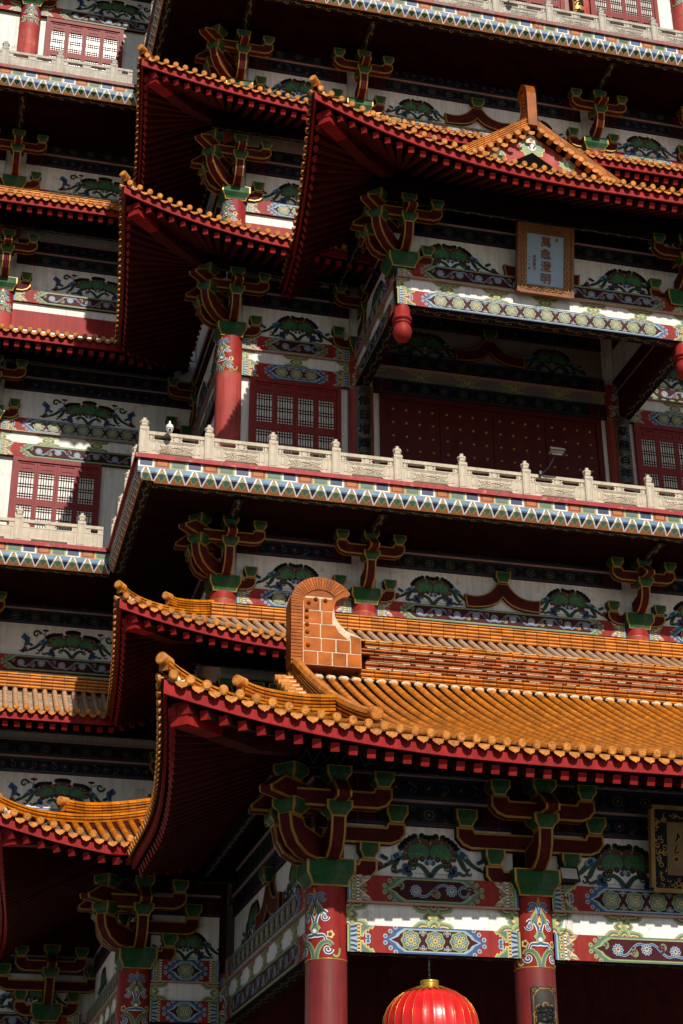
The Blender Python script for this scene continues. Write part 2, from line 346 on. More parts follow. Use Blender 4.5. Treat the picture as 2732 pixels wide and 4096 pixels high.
def lotus(P, u, v, k=1., three=False, flip=1):
    """crown of lotus pods with scalloped petals and trailing leaves"""
    k *= .95 + .1 * R.random(); P.x = (u, v, k * flip * (.96 + .08 * R.random()), k)
    W = 1.0 if three else .72; H = .50; cy = -.06
    pods = [(-.58, -.02, .29, .23, .35), (0, .12, .30, .22, 0.), (.58, -.02, .29, .23, -.35)] if three else [(-.31, .04, .30, .25, .25), (.31, .04, .30, .25, -.25)]
    dip = lambda a: 1 - .17 * sum(math.exp(-((a - rad(c)) / rad(13)) ** 2) for c in ((62, 118) if three else (90,)))
    E = lambda a, f: (W * f * dip(a) * cos(a), cy + H * f * dip(a) * sin(a))
    for g0, g1 in ((22, 62), (76, 104), (118, 158)):
        n = 5 if g1 - g0 > 30 else 4
        if three: g0 += 2; g1 -= 2; n += 2
        for j in range(n):
            x, y = E(rad(g0 + (g1 - g0) * j / (n - 1)), 1.17); P.disk(x, y, .10, DGREEN, 2, n=9); P.disk(x * 1.03, y * 1.05, .055, BLACK, 3, n=7)
    P.poly([E(rad(-12 + 204 * i / 70), 1.0 + .05 * abs(sin(i * .62))) for i in range(71)], PETAL, 4)
    n = 22 if not three else 30
    for j in range(n):
        a = rad(-8 + 196 * j / (n - 1)); P.stroke([E(a, .78), E(a, .96)], .022, TAN if j % 3 == 1 else BROWN, 5, .012)
    for x, y, rx, ry, ro in pods:
        eld(P, x, y, rx * 1.06, ry * 1.1, ro, DGREEN, 6); eld(P, x, y, rx, ry, ro, POD, 7)
        for j in range(14):
            a = R.random() * 6.28; q = .8 * math.sqrt(R.random()); P.disk(x + q * rx * cos(a), y + q * ry * sin(a) - .02, .014, LGREEN, 8, n=5)
    P.poly([(-W * .86, -.50)] + [(W * .86 * -cos(PI * i / 16), -.40 + .27 * sin(PI * i / 16)) for i in range(17)] + [(W * .86, -.50)], P.bg, 9)
    m = 9 if not three else 13
    for j in range(m):
        t = PI * (.04 + .92 * j / (m - 1)); x, y = -W * .84 * cos(t), -.37 + .26 * sin(t)
        P.disk(x, y, .08, MAROON, 10, n=8); P.disk(x, y + .01, .045, BROWN, 11, n=7)
    for s in (-1, 1):
        P.ostroke(bez((0, -.60), (s * .16, -.36), (s * .30, -.18), (s * .52, -.34)), .15, GREEN, DGREEN, 12, .10)
        P.curl(s * .46, -.33, .11, 0 if s > 0 else PI, .9, -s, .05, GREEN, DGREEN, 13, 12)
        q = .60 if not three else .78
        for dx, dy in ((0, 0), (.11, -.05), (.08, .08), (-.03, -.10)): P.disk(s * (q + dx), -.42 + dy, .085, BLUE, 12, n=9); P.disk(s * (q + dx), -.42 + dy, .045, NAVY, 13, n=8)
        P.ostroke(bez((s * (q + .08), -.50), (s * (q + .22), -.34), (s * (q + .34), -.62), (s * (q + .42), -.44)), .11, GREEN, DGREEN, 10, .06)
    P.disk(-.08, -.22, .075, BLUE, 14, n=8); P.disk(.08, -.22, .075, BLUE, 14, n=8); P.disk(0, -.19, .06, LBLUE, 15, n=8)
    for s in (1, -1):
        big = s > 0 or three; e = W + .06; h = 0 if big else -.12; z = 1. if big else .72
        P.ostroke(bez((s * (e - .1), .02 + h), (s * (e + .25 * z), .12 + h), (s * (e + .30 * z), -.30), (s * (e + .66 * z), -.33)), .20, GREEN, DGREEN, 6, .09)
        P.ostroke(bez((s * (e + .55 * z), -.32), (s * (e + .8 * z), -.42), (s * (e + .9 * z), -.46), (s * (e + 1.08 * z), -.42)), .09, GREEN, DGREEN, 6, .05)
        P.disk(s * (e + .84 * z), -.34, .10, BROWN, 10, n=9); P.disk(s * (e + .92 * z), -.42, .08, MAROON, 11, n=8)
        P.curl(s * (e + .34 * z), -.44, .11, PI / 2, .8, s, .06, MAROON, BROWN, 9, 12)
        for j in range(3): P.disk(s * (e + .06 + .085 * j), .10 + h - .05 * j, .075, BLUE if j % 2 else SKYB, 10, n=8)
        for j in range(3): P.disk(s * (e + .58 * z + .06 * j), -.16 + .03 * j, .06, BLUE, 10, n=8)
        if three:
            P.poly([(s * (e + .92), .34), (s * (e + .66), .14), (s * (e + .70), -.14), (s * (e + .9), -.26), (s * (e + .86), 0), (s * (e + 1.04), .14)], BLUE, 9)
            P.poly([(s * (e + .88), .26), (s * (e + .74), .1), (s * (e + .77), -.08), (s * (e + .86), -.16)], NAVY, 10)
            P.curl(s * (e + .42), .32, .17, 0, 1.1, -s, .10, GREEN, DGREEN, 9)
            P.stroke(bez((s * (e + .3), .40), (s * (e + .2), .44), (s * (e + .05), .3), (s * (e - .02), .1)), .03, BROWN, 8)
            P.stroke([(s * (e + .02), .18), (s * (e + .06), .47)], .028, BROWN, 8); P.disk(s * (e + .06), .50, .13, MAROON, 9, .05)
    for s in (1, -1):
        for w_, m_, l_ in ((1, GREEN, 5), (.66, DGREEN, 6)): P.poly([(s * (W + .02 + .34 * t), -.02 - .40 * t + w_ * .13 * sin(PI * t) * q) for q, ts in ((1, [i / 8 for i in range(9)]), (-1, [1 - i / 8 for i in range(1, 8)])) for t in ts], m_, l_)
    P.x = (0, 0, 1, 1)
def ring(P, u, v, r, w, m, l, k=8, d=.07):
    p = scal(u, v, r, k, d, 32); P.stroke(p + p[:2], w, m, l)
def frieze_paint(P, u0, u1, v0, v1, vine):
    """dark band painted in thin outlines on black"""
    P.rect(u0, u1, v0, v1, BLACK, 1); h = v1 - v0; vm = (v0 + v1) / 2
    P.rect(u0, u1, v0, v0 + .05, NAVY, 2); P.rect(u0, u1, v0 + .05, v0 + .062, BROWN, 3); P.rect(u0, u1, v1 - .05, v1, NAVY, 2)
    for s in (1, -1):
        U = (lambda x: u0 + x) if s > 0 else (lambda x: u1 - x)
        P.rect(min(U(.1), U(.75)), max(U(.1), U(.75)), v0 + .06, v1 - .05, MAROON, 2)
        for j in range(8): P.disk(U(.32), v0 + (j + .5) * h / 8, .018, GGREY, 3, n=6)
    a, b = u0 + .85, u1 - .85; n = max(1, round((b - a) / .75)); d = (b - a) / n
    P.stroke([(a, vm), (a + .12, v1 - .08), (b - .12, v1 - .08), (b, vm), (b - .12, v0 + .09), (a + .12, v0 + .09), (a, vm)], .03, DGREEN, 3)
    for i in range(n):
        u = a + d * (i + .5)
        if not vine:
            ring(P, u, vm, h * .34, .022, DGREEN, 4); ring(P, u, vm, h * .21, .02, GGREY, 4, 8, .2); P.disk(u, vm, h * .07, ORANGE, 4, n=9); P.disk(u, vm, h * .035, BLACK, 5, n=7)
            if i < n - 1:
                for s in (1, -1):
                    P.disk(u + d / 2, vm - s * h * .30, .035, BROWN, 4, n=7); P.stroke(arc(u + d / 2, vm - s * h * .30, .08, 0, s * PI, 7), .018, DGREEN, 4)
        else:
            ring(P, u, vm, h * .19, .03, NAVY, 4, 10, .14); P.disk(u, vm, h * .09, BROWN, 4, n=8); P.disk(u, vm + .01, h * .05, ORANGE, 5, n=7)
            s = 1 if i % 2 else -1
            P.curl(u + d / 2, vm + s * .03, .12, -s * PI / 2, 1.1, s, .035, NAVY, BLUE, 4, 12); P.curl(u + d * .42, vm - s * .12, .06, s, 1., -s, .025, BROWN, ORANGE, 4, 9)
def gold_scroll(P, u0, u1, v0, v1, m=GOLD, bg=BLACK, pitch=.42):
    P.rect(u0, u1, v0, v1, bg, 1); h = v1 - v0; n = max(1, int((u1 - u0) / pitch)); d = (u1 - u0) / n
    for i in range(n):
        u = u0 + d * (i + .5); s = 1 if i % 2 else -1
        P.stroke(bez((u - d / 2, v0 + h * .5), (u - d / 4, v0 + h * (.5 + .45 * s)), (u + d / 4, v0 + h * (.5 - .45 * s)), (u + d / 2, v0 + h * .5), 6), .035, GGREY, 2)
        P.stroke(arc(u, v0 + h * (.5 + .12 * s), h * .22, 0, 4.4, 7), .04, m, 3, .02)
# ------------------------------------------------------------------ gold-edged timber prisms and blocks
def inset(p, w):
    n = len(p); A = sum(p[i][0] * p[(i + 1) % n][1] - p[(i + 1) % n][0] * p[i][1] for i in range(n))
    if A < 0: p = p[::-1]
    o = []
    for i in range(n):
        a, b, c = p[i - 1], p[i], p[(i + 1) % n]
        d1 = math.hypot(b[0] - a[0], b[1] - a[1]); d2 = math.hypot(c[0] - b[0], c[1] - b[1])
        n1 = (-(b[1] - a[1]) / d1, (b[0] - a[0]) / d1); n2 = (-(c[1] - b[1]) / d2, (c[0] - b[0]) / d2)
        k = max(.35, 1 + n1[0] * n2[0] + n1[1] * n2[1])
        o.append((b[0] + (n1[0] + n2[0]) / k * w, b[1] + (n1[1] + n2[1]) / k * w))
    return p, o
def prism(B, prof, t, fr, m=None, mg=None, w=.045):
    m = m or BEAMRED; mg = mg or GOLD
    p, q = inset(prof, w); n = len(p)
    for b in (-t / 2, t / 2):
        B.face([fr(x, b, z) for x, z in q], m)
        for i in range(n):
            j = (i + 1) % n; B.face([fr(*(p[i][0], b, p[i][1])), fr(p[j][0], b, p[j][1]), fr(q[j][0], b, q[j][1]), fr(q[i][0], b, q[i][1])], mg)
    ws = [-t / 2, -t / 2 + w, t / 2 - w, t / 2]
    for i in range(n):
        j = (i + 1) % n
        for k in range(3):
            B.face([fr(p[i][0], ws[k], p[i][1]), fr(p[j][0], ws[k], p[j][1]), fr(p[j][0], ws[k + 1], p[j][1]), fr(p[i][0], ws[k + 1], p[i][1])], m if k == 1 else mg)
def bquad(B, p, m, mg, l=0, r=0, b=0, t=0):
    """p: bl, br, tr, tl; l r b t: border widths as fractions"""
    L = lambda u, v: tuple((1 - u) * (1 - v) * p[0][i] + u * (1 - v) * p[1][i] + u * v * p[2][i] + (1 - u) * v * p[3][i] for i in range(3))
    us = [0, l, 1 - r, 1]; vs = [0, b, 1 - t, 1]
    for i in range(3):
        for j in range(3):
            if us[i + 1] - us[i] < 1e-6 or vs[j + 1] - vs[j] < 1e-6: continue
            B.face([L(us[i], vs[j]), L(us[i + 1], vs[j]), L(us[i + 1], vs[j + 1]), L(us[i], vs[j + 1])], m if i == 1 and j == 1 else mg)
def dou(B, w, h, bw=.66, d=None, e=.045, mid=.5, m=None):
    """a bearing block, its base at z 0, centred: flat sides above, sides drawn in below"""
    m = m or DOUG; d = d or w
    pts = []
    for z, f in ((0, bw), (h * mid * .45, bw + (1 - bw) * .22), (h * mid, 1), (h, 1)):
        pts.append([(-w * f / 2, -d * f / 2, z), (w * f / 2, -d * f / 2, z), (w * f / 2, d * f / 2, z), (-w * f / 2, d * f / 2, z)])
    for k in range(3):
        for i in range(4):
            j = (i + 1) % 4; f = e / (w if i % 2 == 0 else d)
            bquad(B, (pts[k][i], pts[k][j], pts[k + 1][j], pts[k + 1][i]), m, GOLD, f, f, e / (h * .25) * .9 if k == 0 else 0, e / h if k == 2 else 0)
    B.face(pts[0], m); B.face(pts[3], m)
def mesh_of(B, name):
    me = bpy.data.meshes.new(name); me.from_pydata(B.v, [], B.f)
    for m in B.mats: me.materials.append(m)
    me.polygons.foreach_set('material_index', B.m); me.polygons.foreach_set('use_smooth', B.sm)
    a = me.attributes.new('tone', 'FLOAT', 'FACE'); a.data.foreach_set('value', B.t); me.update()
    return me
WALLARM = lambda L, z: [(-L, z + .48), (-L, z + .24), (-L + .13, z + .08), (-L + .33, z), (L - .33, z), (L - .13, z + .08), (L, z + .24), (L, z + .48), (L - .40, z + .48), (L - .44, z + .38), (-L + .44, z + .38), (-L + .40, z + .48)]
HALFARM = lambda L, z, s, e: [(s * x, q) for x, q in [(-e, z + .38), (-e, z), (L - .33, z), (L - .13, z + .08), (L, z + .24), (L, z + .48), (L - .40, z + .48), (L - .44, z + .38)]]
FWD = [(.25, .20), (.70, .24), (.98, .40), (1.14, .66), (1.20, 1.0), (.84, 1.0), (.78, .86), (.25, .74)]
NOSE = [(.3, 1.30), (1.70, 1.30), (1.72, 1.43), (1.34, 1.76), (.3, 1.76)]
MESHES = {}
def dou_mesh(w, h, bw):
    k = (w, h, bw)
    if k not in MESHES:
        B = MB(); dou(B, w, h, bw); MESHES[k] = mesh_of(B, 'bearing_block')
    return MESHES[k]
def bracket_set(parent, x, y, z, rz=0., corner=False, tall=False, k=1., wall=True):
    """one bracket set on a column head: red gold-edged arms, green blocks"""
    key = ('br', corner, tall, wall)
    c45, s45 = cos(PI / 4), sin(PI / 4)
    if key not in MESHES:
        B = MB(); blocks = []
        def arms(rot, sc, lat, nose=True, side=0):
            cr, sr = cos(rot), sin(rot)
            tr = lambda X, Y, Z: (X * cr - Y * sr, X * sr + Y * cr, Z)
            prism(B, [(a * sc, q) for a, q in FWD], .33, lambda a, b, q: tr(b, -a, q))
            if nose: prism(B, [(a * sc if a > .5 else a, q) for a, q in NOSE], .33, lambda a, b, q: tr(b, -a, q + .004))
            blocks.append((tr(0, -1.02 * sc, 1.0), rot, .58, .34, .60)); blocks.append((tr(0, -1.02 * sc, 1.76), rot, .56, .34, .62))
            if lat:
                prism(B, HALFARM(1.22, 1.22, side, 1.0) if side else WALLARM(1.22, 1.22), .25, lambda a, b, q: tr(a, -1.02 + b, q))
                for s in ((side,) if side else (-1, 1)): blocks.append((tr(s * 1.02, -1.02, 1.70), rot, .46, .34, .62))
            if wall and lat:
                prism(B, HALFARM(1.10, -.13, side, -.1) if side else WALLARM(1.10, -.13), .25, lambda a, b, q: tr(a, -.13 + b, q + .002))
                for s in ((side,) if side else (-1, 1)): blocks.append((tr(s * .90, -.15, .35), rot, .46, .36, .62))
                if tall:
                    prism(B, HALFARM(1.75, .70, side, -.1) if side else WALLARM(1.75, .70), .25, lambda a, b, q: tr(a, -.135 + b, q))
                    for s in ((side,) if side else (-1, 1)): blocks.append((tr(s * 1.54, -.15, 1.18), rot, .50, .38, .62))
        arms(0, 1, True, side=1 if corner else 0)
        if corner: arms(-PI / 2, 1, True, side=-1); arms(-PI / 4, 1.414, False)
        MESHES[key] = (mesh_of(B, 'bracket_set'), blocks)
    me, blocks = MESHES[key]
    o = link('bracket_set', me, parent, (x, y, z), rz); 
    if k != 1: o.scale = (k, k, k); WM[o] = WM[o] @ Matrix.Scale(k, 4)
    M = WM[o]
    def sub(me, loc, rot, nm):
        c = bpy.data.objects.new(nm, me); COL.objects.link(c); c.parent = o
        c.matrix_basis = Matrix.Translation(loc) @ Matrix.Rotation(rot, 4, 'Z')
    sub(dou_mesh(1.08, .58, .74), (0, 0, -.31), 0, 'cushion_block')
    for loc, rot, w, h, bw in blocks: sub(dou_mesh(w, h, bw), loc, rot, 'bearing_block')
    return o
def vee_strut(parent, x, y, z, rz=0.):
    if 'vee' not in MESHES:
        B = MB()
        up = [(1.35, .02), (1.42, .52)] + bez((1.42, .52), (.95, .38), (.45, .55), (.22, 1.02), 8)[1:] + [(-.22, 1.02)] + bez((-.22, 1.02), (-.45, .55), (-.95, .38), (-1.42, .52), 8)[1:] + [(-1.35, .02)]
        lo = bez((-1.35, .02), (-.6, .02), (-.25, .15), (0, .48), 8)[1:] + bez((0, .48), (.25, .15), (.6, .02), (1.35, .02), 8)[1:-1]
        prism(B, up + lo, .16, lambda a, b, q: (a, -.10 + b, q), w=.04)
        D = MB(); dou(D, .56, .40, .62, .34)
        MESHES['vee'] = (mesh_of(B, 'inverted_vee_strut'), mesh_of(D, 'bearing_block'))
    a, b = MESHES['vee']; o = link('inverted_vee_strut', a, parent, (x, y, z), rz)
    c = bpy.data.objects.new('bearing_block', b); COL.objects.link(c); c.parent = o; c.matrix_basis = Matrix.Translation((0, -.16, 1.02))

def column(parent, x, y, z0, z1, r=.47, band=1.55, rz=0., lower=None, kind='column'):
    B = MB(); n = 28
    B.lathe([(r * 1.02, z0), (r, z1 - band)], lower or LACQ, n); B.lathe([(r + .002, z1 - band), (r, z1)], RED, n)
    B.lathe([(r + .002, z1 - band - .012), (r + .012, z1 - band), (r + .002, z1 - band + .02)], GOLD, n)
    o = B.build(kind, parent, (x, y, 0), rz)
    if band < .5: return o
    P = Paint(lambda u, q, v: ((r + q) * sin(u / r), -(r + q) * cos(u / r), v)); P.off = .004
    b0 = z1 - band; h = band
    for s in (-1, 1):
        P.ostroke(bez((s * .03, b0 + .0), (s * .05, b0 + .22 * h), (s * .30, b0 + .30 * h), (s * .40, b0 + .18 * h)), .13, LGREEN, GGREY, 1, .11)
        P.curl(s * .30, b0 + .13 * h, .10, 0 if s > 0 else PI, 1., -s, .09, WHITE, BLUE, 2)
        P.stroke(bez((s * .42, b0 + .06 * h), (s * .5, b0 + .0 * h), (s * .6, b0 + .05 * h), (s * .58, b0 + .15 * h)), .05, LGREEN, 2)
        P.ostroke(bez((s * .00, b0 + .33 * h), (s * .12, b0 + .29 * h), (s * .22, b0 + .37 * h), (s * .26, b0 + .25 * h)), .12, WHITE, BLUE, 3, .06)
        P.poly(scal(s * .36, b0 + .33 * h, .085, 5, .15, 20), TAN, 2); P.disk(s * .35, b0 + .33 * h, .045, BROWN, 3)
        P.ostroke(bez((s * .02, b0 + .46 * h), (s * .03, b0 + .62 * h), (s * .18, b0 + .70 * h), (s * .28, b0 + .62 * h)), .10, WHITE, BLUE, 1, .09)
        P.curl(s * .23, b0 + .57 * h, .09, 0 if s > 0 else PI, 1.1, -s, .07, WHITE, BLUE, 2)
        P.poly([(s * .02, b0 + .60 * h), (s * .20, b0 + .58 * h), (s * .19, b0 + .70 * h), (s * .06, b0 + .82 * h)], LGREEN, 3); P.poly([(s * .05, b0 + .63 * h), (s * .16, b0 + .61 * h), (s * .15, b0 + .68 * h), (s * .06, b0 + .76 * h)], GGREY, 4)
        P.ostroke(bez((s * .01, b0 + .74 * h), (s * .02, b0 + .88 * h), (s * .14, b0 + .93 * h), (s * .22, b0 + .86 * h)), .08, LBLUE, BLUE, 2, .07)
        P.curl(s * .18, b0 + .82 * h, .07, 0 if s > 0 else PI, 1.1, -s, .055, LBLUE, BLUE, 3)
    P.poly(scal(0, b0 + .42 * h, .13, 6, .12, 24), LGREEN, 4); P.disk(0, b0 + .41 * h, .08, GGREY, 5); P.disk(0, b0 + .38 * h, .05, WHITE, 6)
    P.poly([(-.06, b0 + .60 * h), (0, b0 + .72 * h), (.06, b0 + .60 * h), (0, b0 + .54 * h)], TAN, 5); P.disk(0, b0 + .6 * h, .03, BROWN, 6)
    P.poly([(-.05, b0 + .90 * h), (0, b0 + .99 * h), (.05, b0 + .90 * h), (0, b0 + .85 * h)], GOLD, 5)
    P.build('painted_scrolls', o, (x, y, 0), rz)
    return o

# ------------------------------------------------------------------ painted wall bays
def plate(name, parent, O, rz, L, v0, v1, y, fn, back=.12, under=None, side=None):
    """a board from v0 to v1 whose painted face stands y in front of the wall line"""
    P = Paint(lambda u, q, v: (u, -(y + q), v), (0, L, v0, v1))
    P.box(0, L, -y, -y + back, v0, v1, side or BEAMRED)
    fn(P)
    if under:
        P.cl = None; mp = P.mp; P.mp = lambda u, q, v: (u, v, v0 - q); gold_scroll(P, 0, L, -y + .02, -y + back - .02); P.mp = mp
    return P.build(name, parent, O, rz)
def bay(parent, x, y, rz, L, Zp, low=False, vine=(1, 0), lot=(), three=False, free=False, top=1, panel=True, lk=1., vee=(), bst=(1, 0), panel_top=1.3, dim=False):  # dim paints shade into the bay: darker plaster, black frieze paint on the beams
    O = (x, y, 0); bk = .5 if free else .14; out = .30 if free else .16
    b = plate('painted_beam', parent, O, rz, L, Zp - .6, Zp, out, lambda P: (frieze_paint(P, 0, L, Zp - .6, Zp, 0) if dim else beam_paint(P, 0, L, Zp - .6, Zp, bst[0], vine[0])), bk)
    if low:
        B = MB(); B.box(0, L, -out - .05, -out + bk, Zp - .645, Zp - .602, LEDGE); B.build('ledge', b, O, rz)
        plate('cloud_panel', parent, O, rz, L, Zp - 1.14, Zp - .648, out - .08, lambda P: white_paint(P, 0, L, Zp - 1.14, Zp - .648, bg=SHADED if dim else WHITE), bk - .1 if free else .1)
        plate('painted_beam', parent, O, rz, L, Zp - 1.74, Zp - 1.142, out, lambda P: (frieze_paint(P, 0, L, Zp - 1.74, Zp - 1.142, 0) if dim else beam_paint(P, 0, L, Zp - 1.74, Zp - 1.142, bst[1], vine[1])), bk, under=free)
    if panel:
        def fn(P):
            P.rect(0, L, Zp, Zp + panel_top, SHADED if dim else WHITE, 1)
            P.bg = SHADED if dim else WHITE
            for u, f in lot: lotus(P, u, Zp + .60 * lk, .93 * lk, three, f)
        plate('lotus_panel', parent, O, rz, L, Zp + .003, Zp + panel_top, .05, fn, .2 if free else .09, side=WHITE)
        for u in vee:
            w = Matrix.Translation(O) @ Matrix.Rotation(rz, 4, 'Z') @ Vector((u, -.06, Zp)); vee_strut(parent, w.x, w.y, w.z, rz)
    z = Zp + panel_top
    for i in range(top):
        bb = plate('painted_frieze', parent, O, rz, L, z + .004, z + .56, .12 + .03 * i, lambda P: frieze_paint(P, 0, L, z + .004, z + .56, (i + vine[0] + 1) % 2), .2)
        B = MB(); B.box(0, L, -.17 - .03 * i, 0, z + .563, z + .62, LEDGE); B.build('ledge', bb, O, rz)
        z += .625

# ------------------------------------------------------------------ lattice windows and the studded door
def window(parent, x, y, z0, z1, W, n=4):
    B = MB(); f = .17
    B.box(0, W, -.14, .0, z1 - f, z1, WINRED); B.box(0, f, -.139, .0, z0, z1 - f, WINRED); B.box(W - f, W, -.139, .0, z0, z1 - f, WINRED)
    o = B.build('lattice_window', parent, (x, y, 0))
    w = (W - 2 * f) / n
    for i in range(n):
        key = ('sash', round(w, 3), round(z1 - z0, 3))
        if key not in MESHES:
            S = MB(); e = .10; H = z1 - z0 - f; g = .004
            S.box(g, e, -.09, -.02, -H, 0, WINRED); S.box(w - e, w - g, -.09, -.02, -H, 0, WINRED)
            def rail(a, b): S.box(e, w - e, -.088, -.02, -b, -a, WINRED)
            rail(0, .08); S.box(e, w - e, -.06, -.02, -.36, -.08, WINRED); S.box(e + .07, w - e - .07, -.078, -.06, -.30, -.14, WINRED); rail(.36, .46)
            def lat(a, b):
                for k in range(1, 6): S.box(e + (w - 2 * e) * k / 6 - .017, e + (w - 2 * e) * k / 6 + .017, -.056, -.04, -b, -a, BEAMRED)
                m = (a + b) / 2
                for q in (a + .10, a + .21, m - .06, m + .06, b - .21, b - .10): S.box(e, w - e, -.058, -.042, -q - .016, -q + .016, BEAMRED)
            lat(.46, 1.62); rail(1.62, 1.92); lat(1.92, 3.08); rail(3.08, 3.3); S.box(e, w - e, -.06, -.02, -H, -3.3, WINRED)
            Q = MB(); Q.box(e, w - e, -.038, -.026, -3.1, -.40, PAPER)
            MESHES[key] = (mesh_of(S, 'sash'), mesh_of(Q, 'pane'))
        a, b = MESHES[key]
        link('sash', a, o, (x + f + i * w, y, z1 - f)); link('pane', b, o, (x + f + i * w, y, z1 - f))
    return o
def door(parent, x0, x1, y, z0, z1, n=4):
    B = MB()
    B.box(x0, x1, y - .12, y + .02, z1 - .22, z1, DOORRED); B.box(x0, x0 + .22, y - .119, y + .02, z0, z1 - .22, DOORRED); B.box(x1 - .22, x1, y - .119, y + .02, z0, z1 - .22, DOORRED)
    B.box(x0 + .22, x1 - .22, y - .01, y + .015, z0, z1 - .22, BLACK)
    o = B.build('temple_door', parent, (x0, y, z0)); w = (x1 - x0 - .44) / n
    o.data.transform(Matrix.Translation((-x0, -y, -z0)))
    L = MB(); L.box(.012, w - .012, -.07, -.012, 0, z1 - .22 - z0 - .01, DOORRED); lm = mesh_of(L, 'door_leaf')
    S = MB()
    S.grid([[(q * cos(2 * PI * k / 10), -.07 - d, q * sin(2 * PI * k / 10)) for k in range(10)] for q, d in ((.055, 0), (.05, .03), (.025, .05), (.002, .055))], BRASS, closed=True)
    sm = mesh_of(S, 'stud')
    for i in range(n):
        c = link('door_leaf', lm, o, (x0 + .22 + i * w, y, z0))
        for r in range(6):
            for q in range(4): link('stud', sm, o, (x0 + .22 + i * w + w * (q + .55) / 4.1, y, z1 - .6 - r * .56))
    return o

# ------------------------------------------------------------------ stone balustrades and the painted balcony edge
def post_mesh(st):
    k = ('post', st.name)
    if k not in MESHES:
        B = MB(); w = .145
        B.box(-w, w, -w, w, 0, 1.06, st)
        for s, (a, b) in enumerate((('x', -1), ('y', -1), ('x', 1), ('y', 1))):
            pts = rect(-w + .05, w - .05, .12, .92)
            for i in range(4):
                p, q = pts[i], pts[(i + 1) % 4]; d = w + .006
                f = (lambda u, v: (u, b * d, v)) if a == 'y' else (lambda u, v: (b * d, u, v))
                B.beam(f(*p), f(*q), .016, .016, st, up=(0, b, 0) if a == 'y' else (b, 0, 0))
        B.box(-w - .012, w + .012, -w - .012, w + .012, .96, 1.0, st)
        rows = []
        for r, z in ((.10, 1.06), (.085, 1.10), (.125, 1.115), (.125, 1.15), (.10, 1.165), (.15, 1.23), (.155, 1.27), (.125, 1.315), (.06, 1.345), (.055, 1.39), (.075, 1.415), (.03, 1.43)):
            rows.append([(r * (1 + .07 * cos(8 * t)) * cos(t), r * (1 + .07 * cos(8 * t)) * sin(t), z) for t in [2 * PI * i / 32 for i in range(32)]])
        B.grid(rows, st, closed=True)
        MESHES[k] = mesh_of(B, 'post')
    return MESHES[k]
def panel_mesh(L, st):
    k = ('rail', round(L, 2), st.name)
    if k in MESHES: return MESHES[k]
    a = L / 2; B = MB()
    B.box(-a, a, -.075, .075, .17, .63, st)
    B.box(-a, -a + .34, -.076, .076, .06, .169, st); B.box(a - .34, a, -.076, .076, .06, .169, st)
    for s in (-1, 1): B.face([(s * (a - .34), -.076, .169), (s * (a - .44), -.076, .169), (s * (a - .34), -.076, .09)], st)
    B.box(-a, a, -.085, .085, .60, .635, st)
    h = min(.62, a * .62); P = Paint(lambda u, q, v: (u, -.075 - q * 5, v))
    def frame(u0, u1, v0, v1, w=.014):
        for r in ((u0, u1, v0, v0 + w), (u0, u1, v1 - w, v1), (u0, u0 + w, v0 + w, v1 - w), (u1 - w, u1, v0 + w, v1 - w)): B.box(r[0], r[1], -.089, -.074, r[2], r[3], st)
    frame(-h - .06, h + .06, .20, .585)
    frame(-h, h, .25, .54, .010)
    if a > .7:
        for s in (-1, 1): frame(s * (h + .16) - .06, s * (h + .16) + .06, .22, .56, .012)
    def blob(x, z, rx, rz, d):
        rows = [[(x + rx * q * cos(t), -.075 - d * .6 * e, z + rz * q * sin(t)) for t in [2 * PI * i / 8 for i in range(8)]] for q, e in ((1, 0), (.8, .7), (.35, 1))]
        B.grid(rows, st, closed=True); B.face(rows[-1], st, sm=True)
    for i in range(7):
        t = rad(180 * i / 6); blob(.10 * cos(t) * 1.1, .40 + .07 * sin(t), .05, .05, .05)
    blob(0, .42, .10, .06, .06)
    if a > .7:
        rr = random.Random(5)
        for s in (-1, 1):
            for i in range(12):
                u = .14 + (h - .20) * i / 11; blob(s * u, .39 + .055 * sin(i * 1.9) , .055 - .002 * i, .035, .045)
                if i % 2: blob(s * u, .35 + .09 * sin(i * 2.6 + 1), .03, .03, .04)
        for i in range(-5, 6): blob(i * h / 7, .305 + .01 * (i % 2), .035, .025, .035)
    MESHES[k] = mesh_of(B, 'rail_panel'); return MESHES[k]
def handrail_mesh(L, st):
    k = ('hr', round(L, 2), st.name)
    if k in MESHES: return MESHES[k]
    a = L / 2; B = MB(); B.box(-a, a, -.085, .085, .81, .93, st)
    def scroll(u, w):
        for z, q in ((.635, .8), (.665, 1), (.70, .95), (.725, .78), (.75, .95), (.785, 1)): pass
        prof = [(1, .637), (1, .67), (.78, .722), (1, .775), (1, .808)]
        for s in (-1, 1):
            for i in range(4):
                (p, z0), (q, z1) = prof[i], prof[i + 1]
                B.face([(u - w * p, s * .06, z0), (u + w * p, s * .06, z0), (u + w * q, s * .06, z1), (u - w * q, s * .06, z1)], st)
                B.face([(u + s * w * p, -.06, z0), (u + s * w * p, .06, z0), (u + s * w * q, .06, z1), (u + s * w * q, -.06, z1)], st)
        for q in (-.5, .5):
            for zc in (.68, .765): B.grid([[(u + q * w + .03 * c * cos(t), -.06 - d, zc + .025 * c * sin(t)) for t in [PI * i / 4 for i in range(8)]] for c, d in ((1, 0), (.5, .02))], st, closed=True)
    if a > .5: scroll(0, .20)
    scroll(-a + .1, .11); scroll(a - .1, .11)
    MESHES[k] = mesh_of(B, 'handrail'); return MESHES[k]
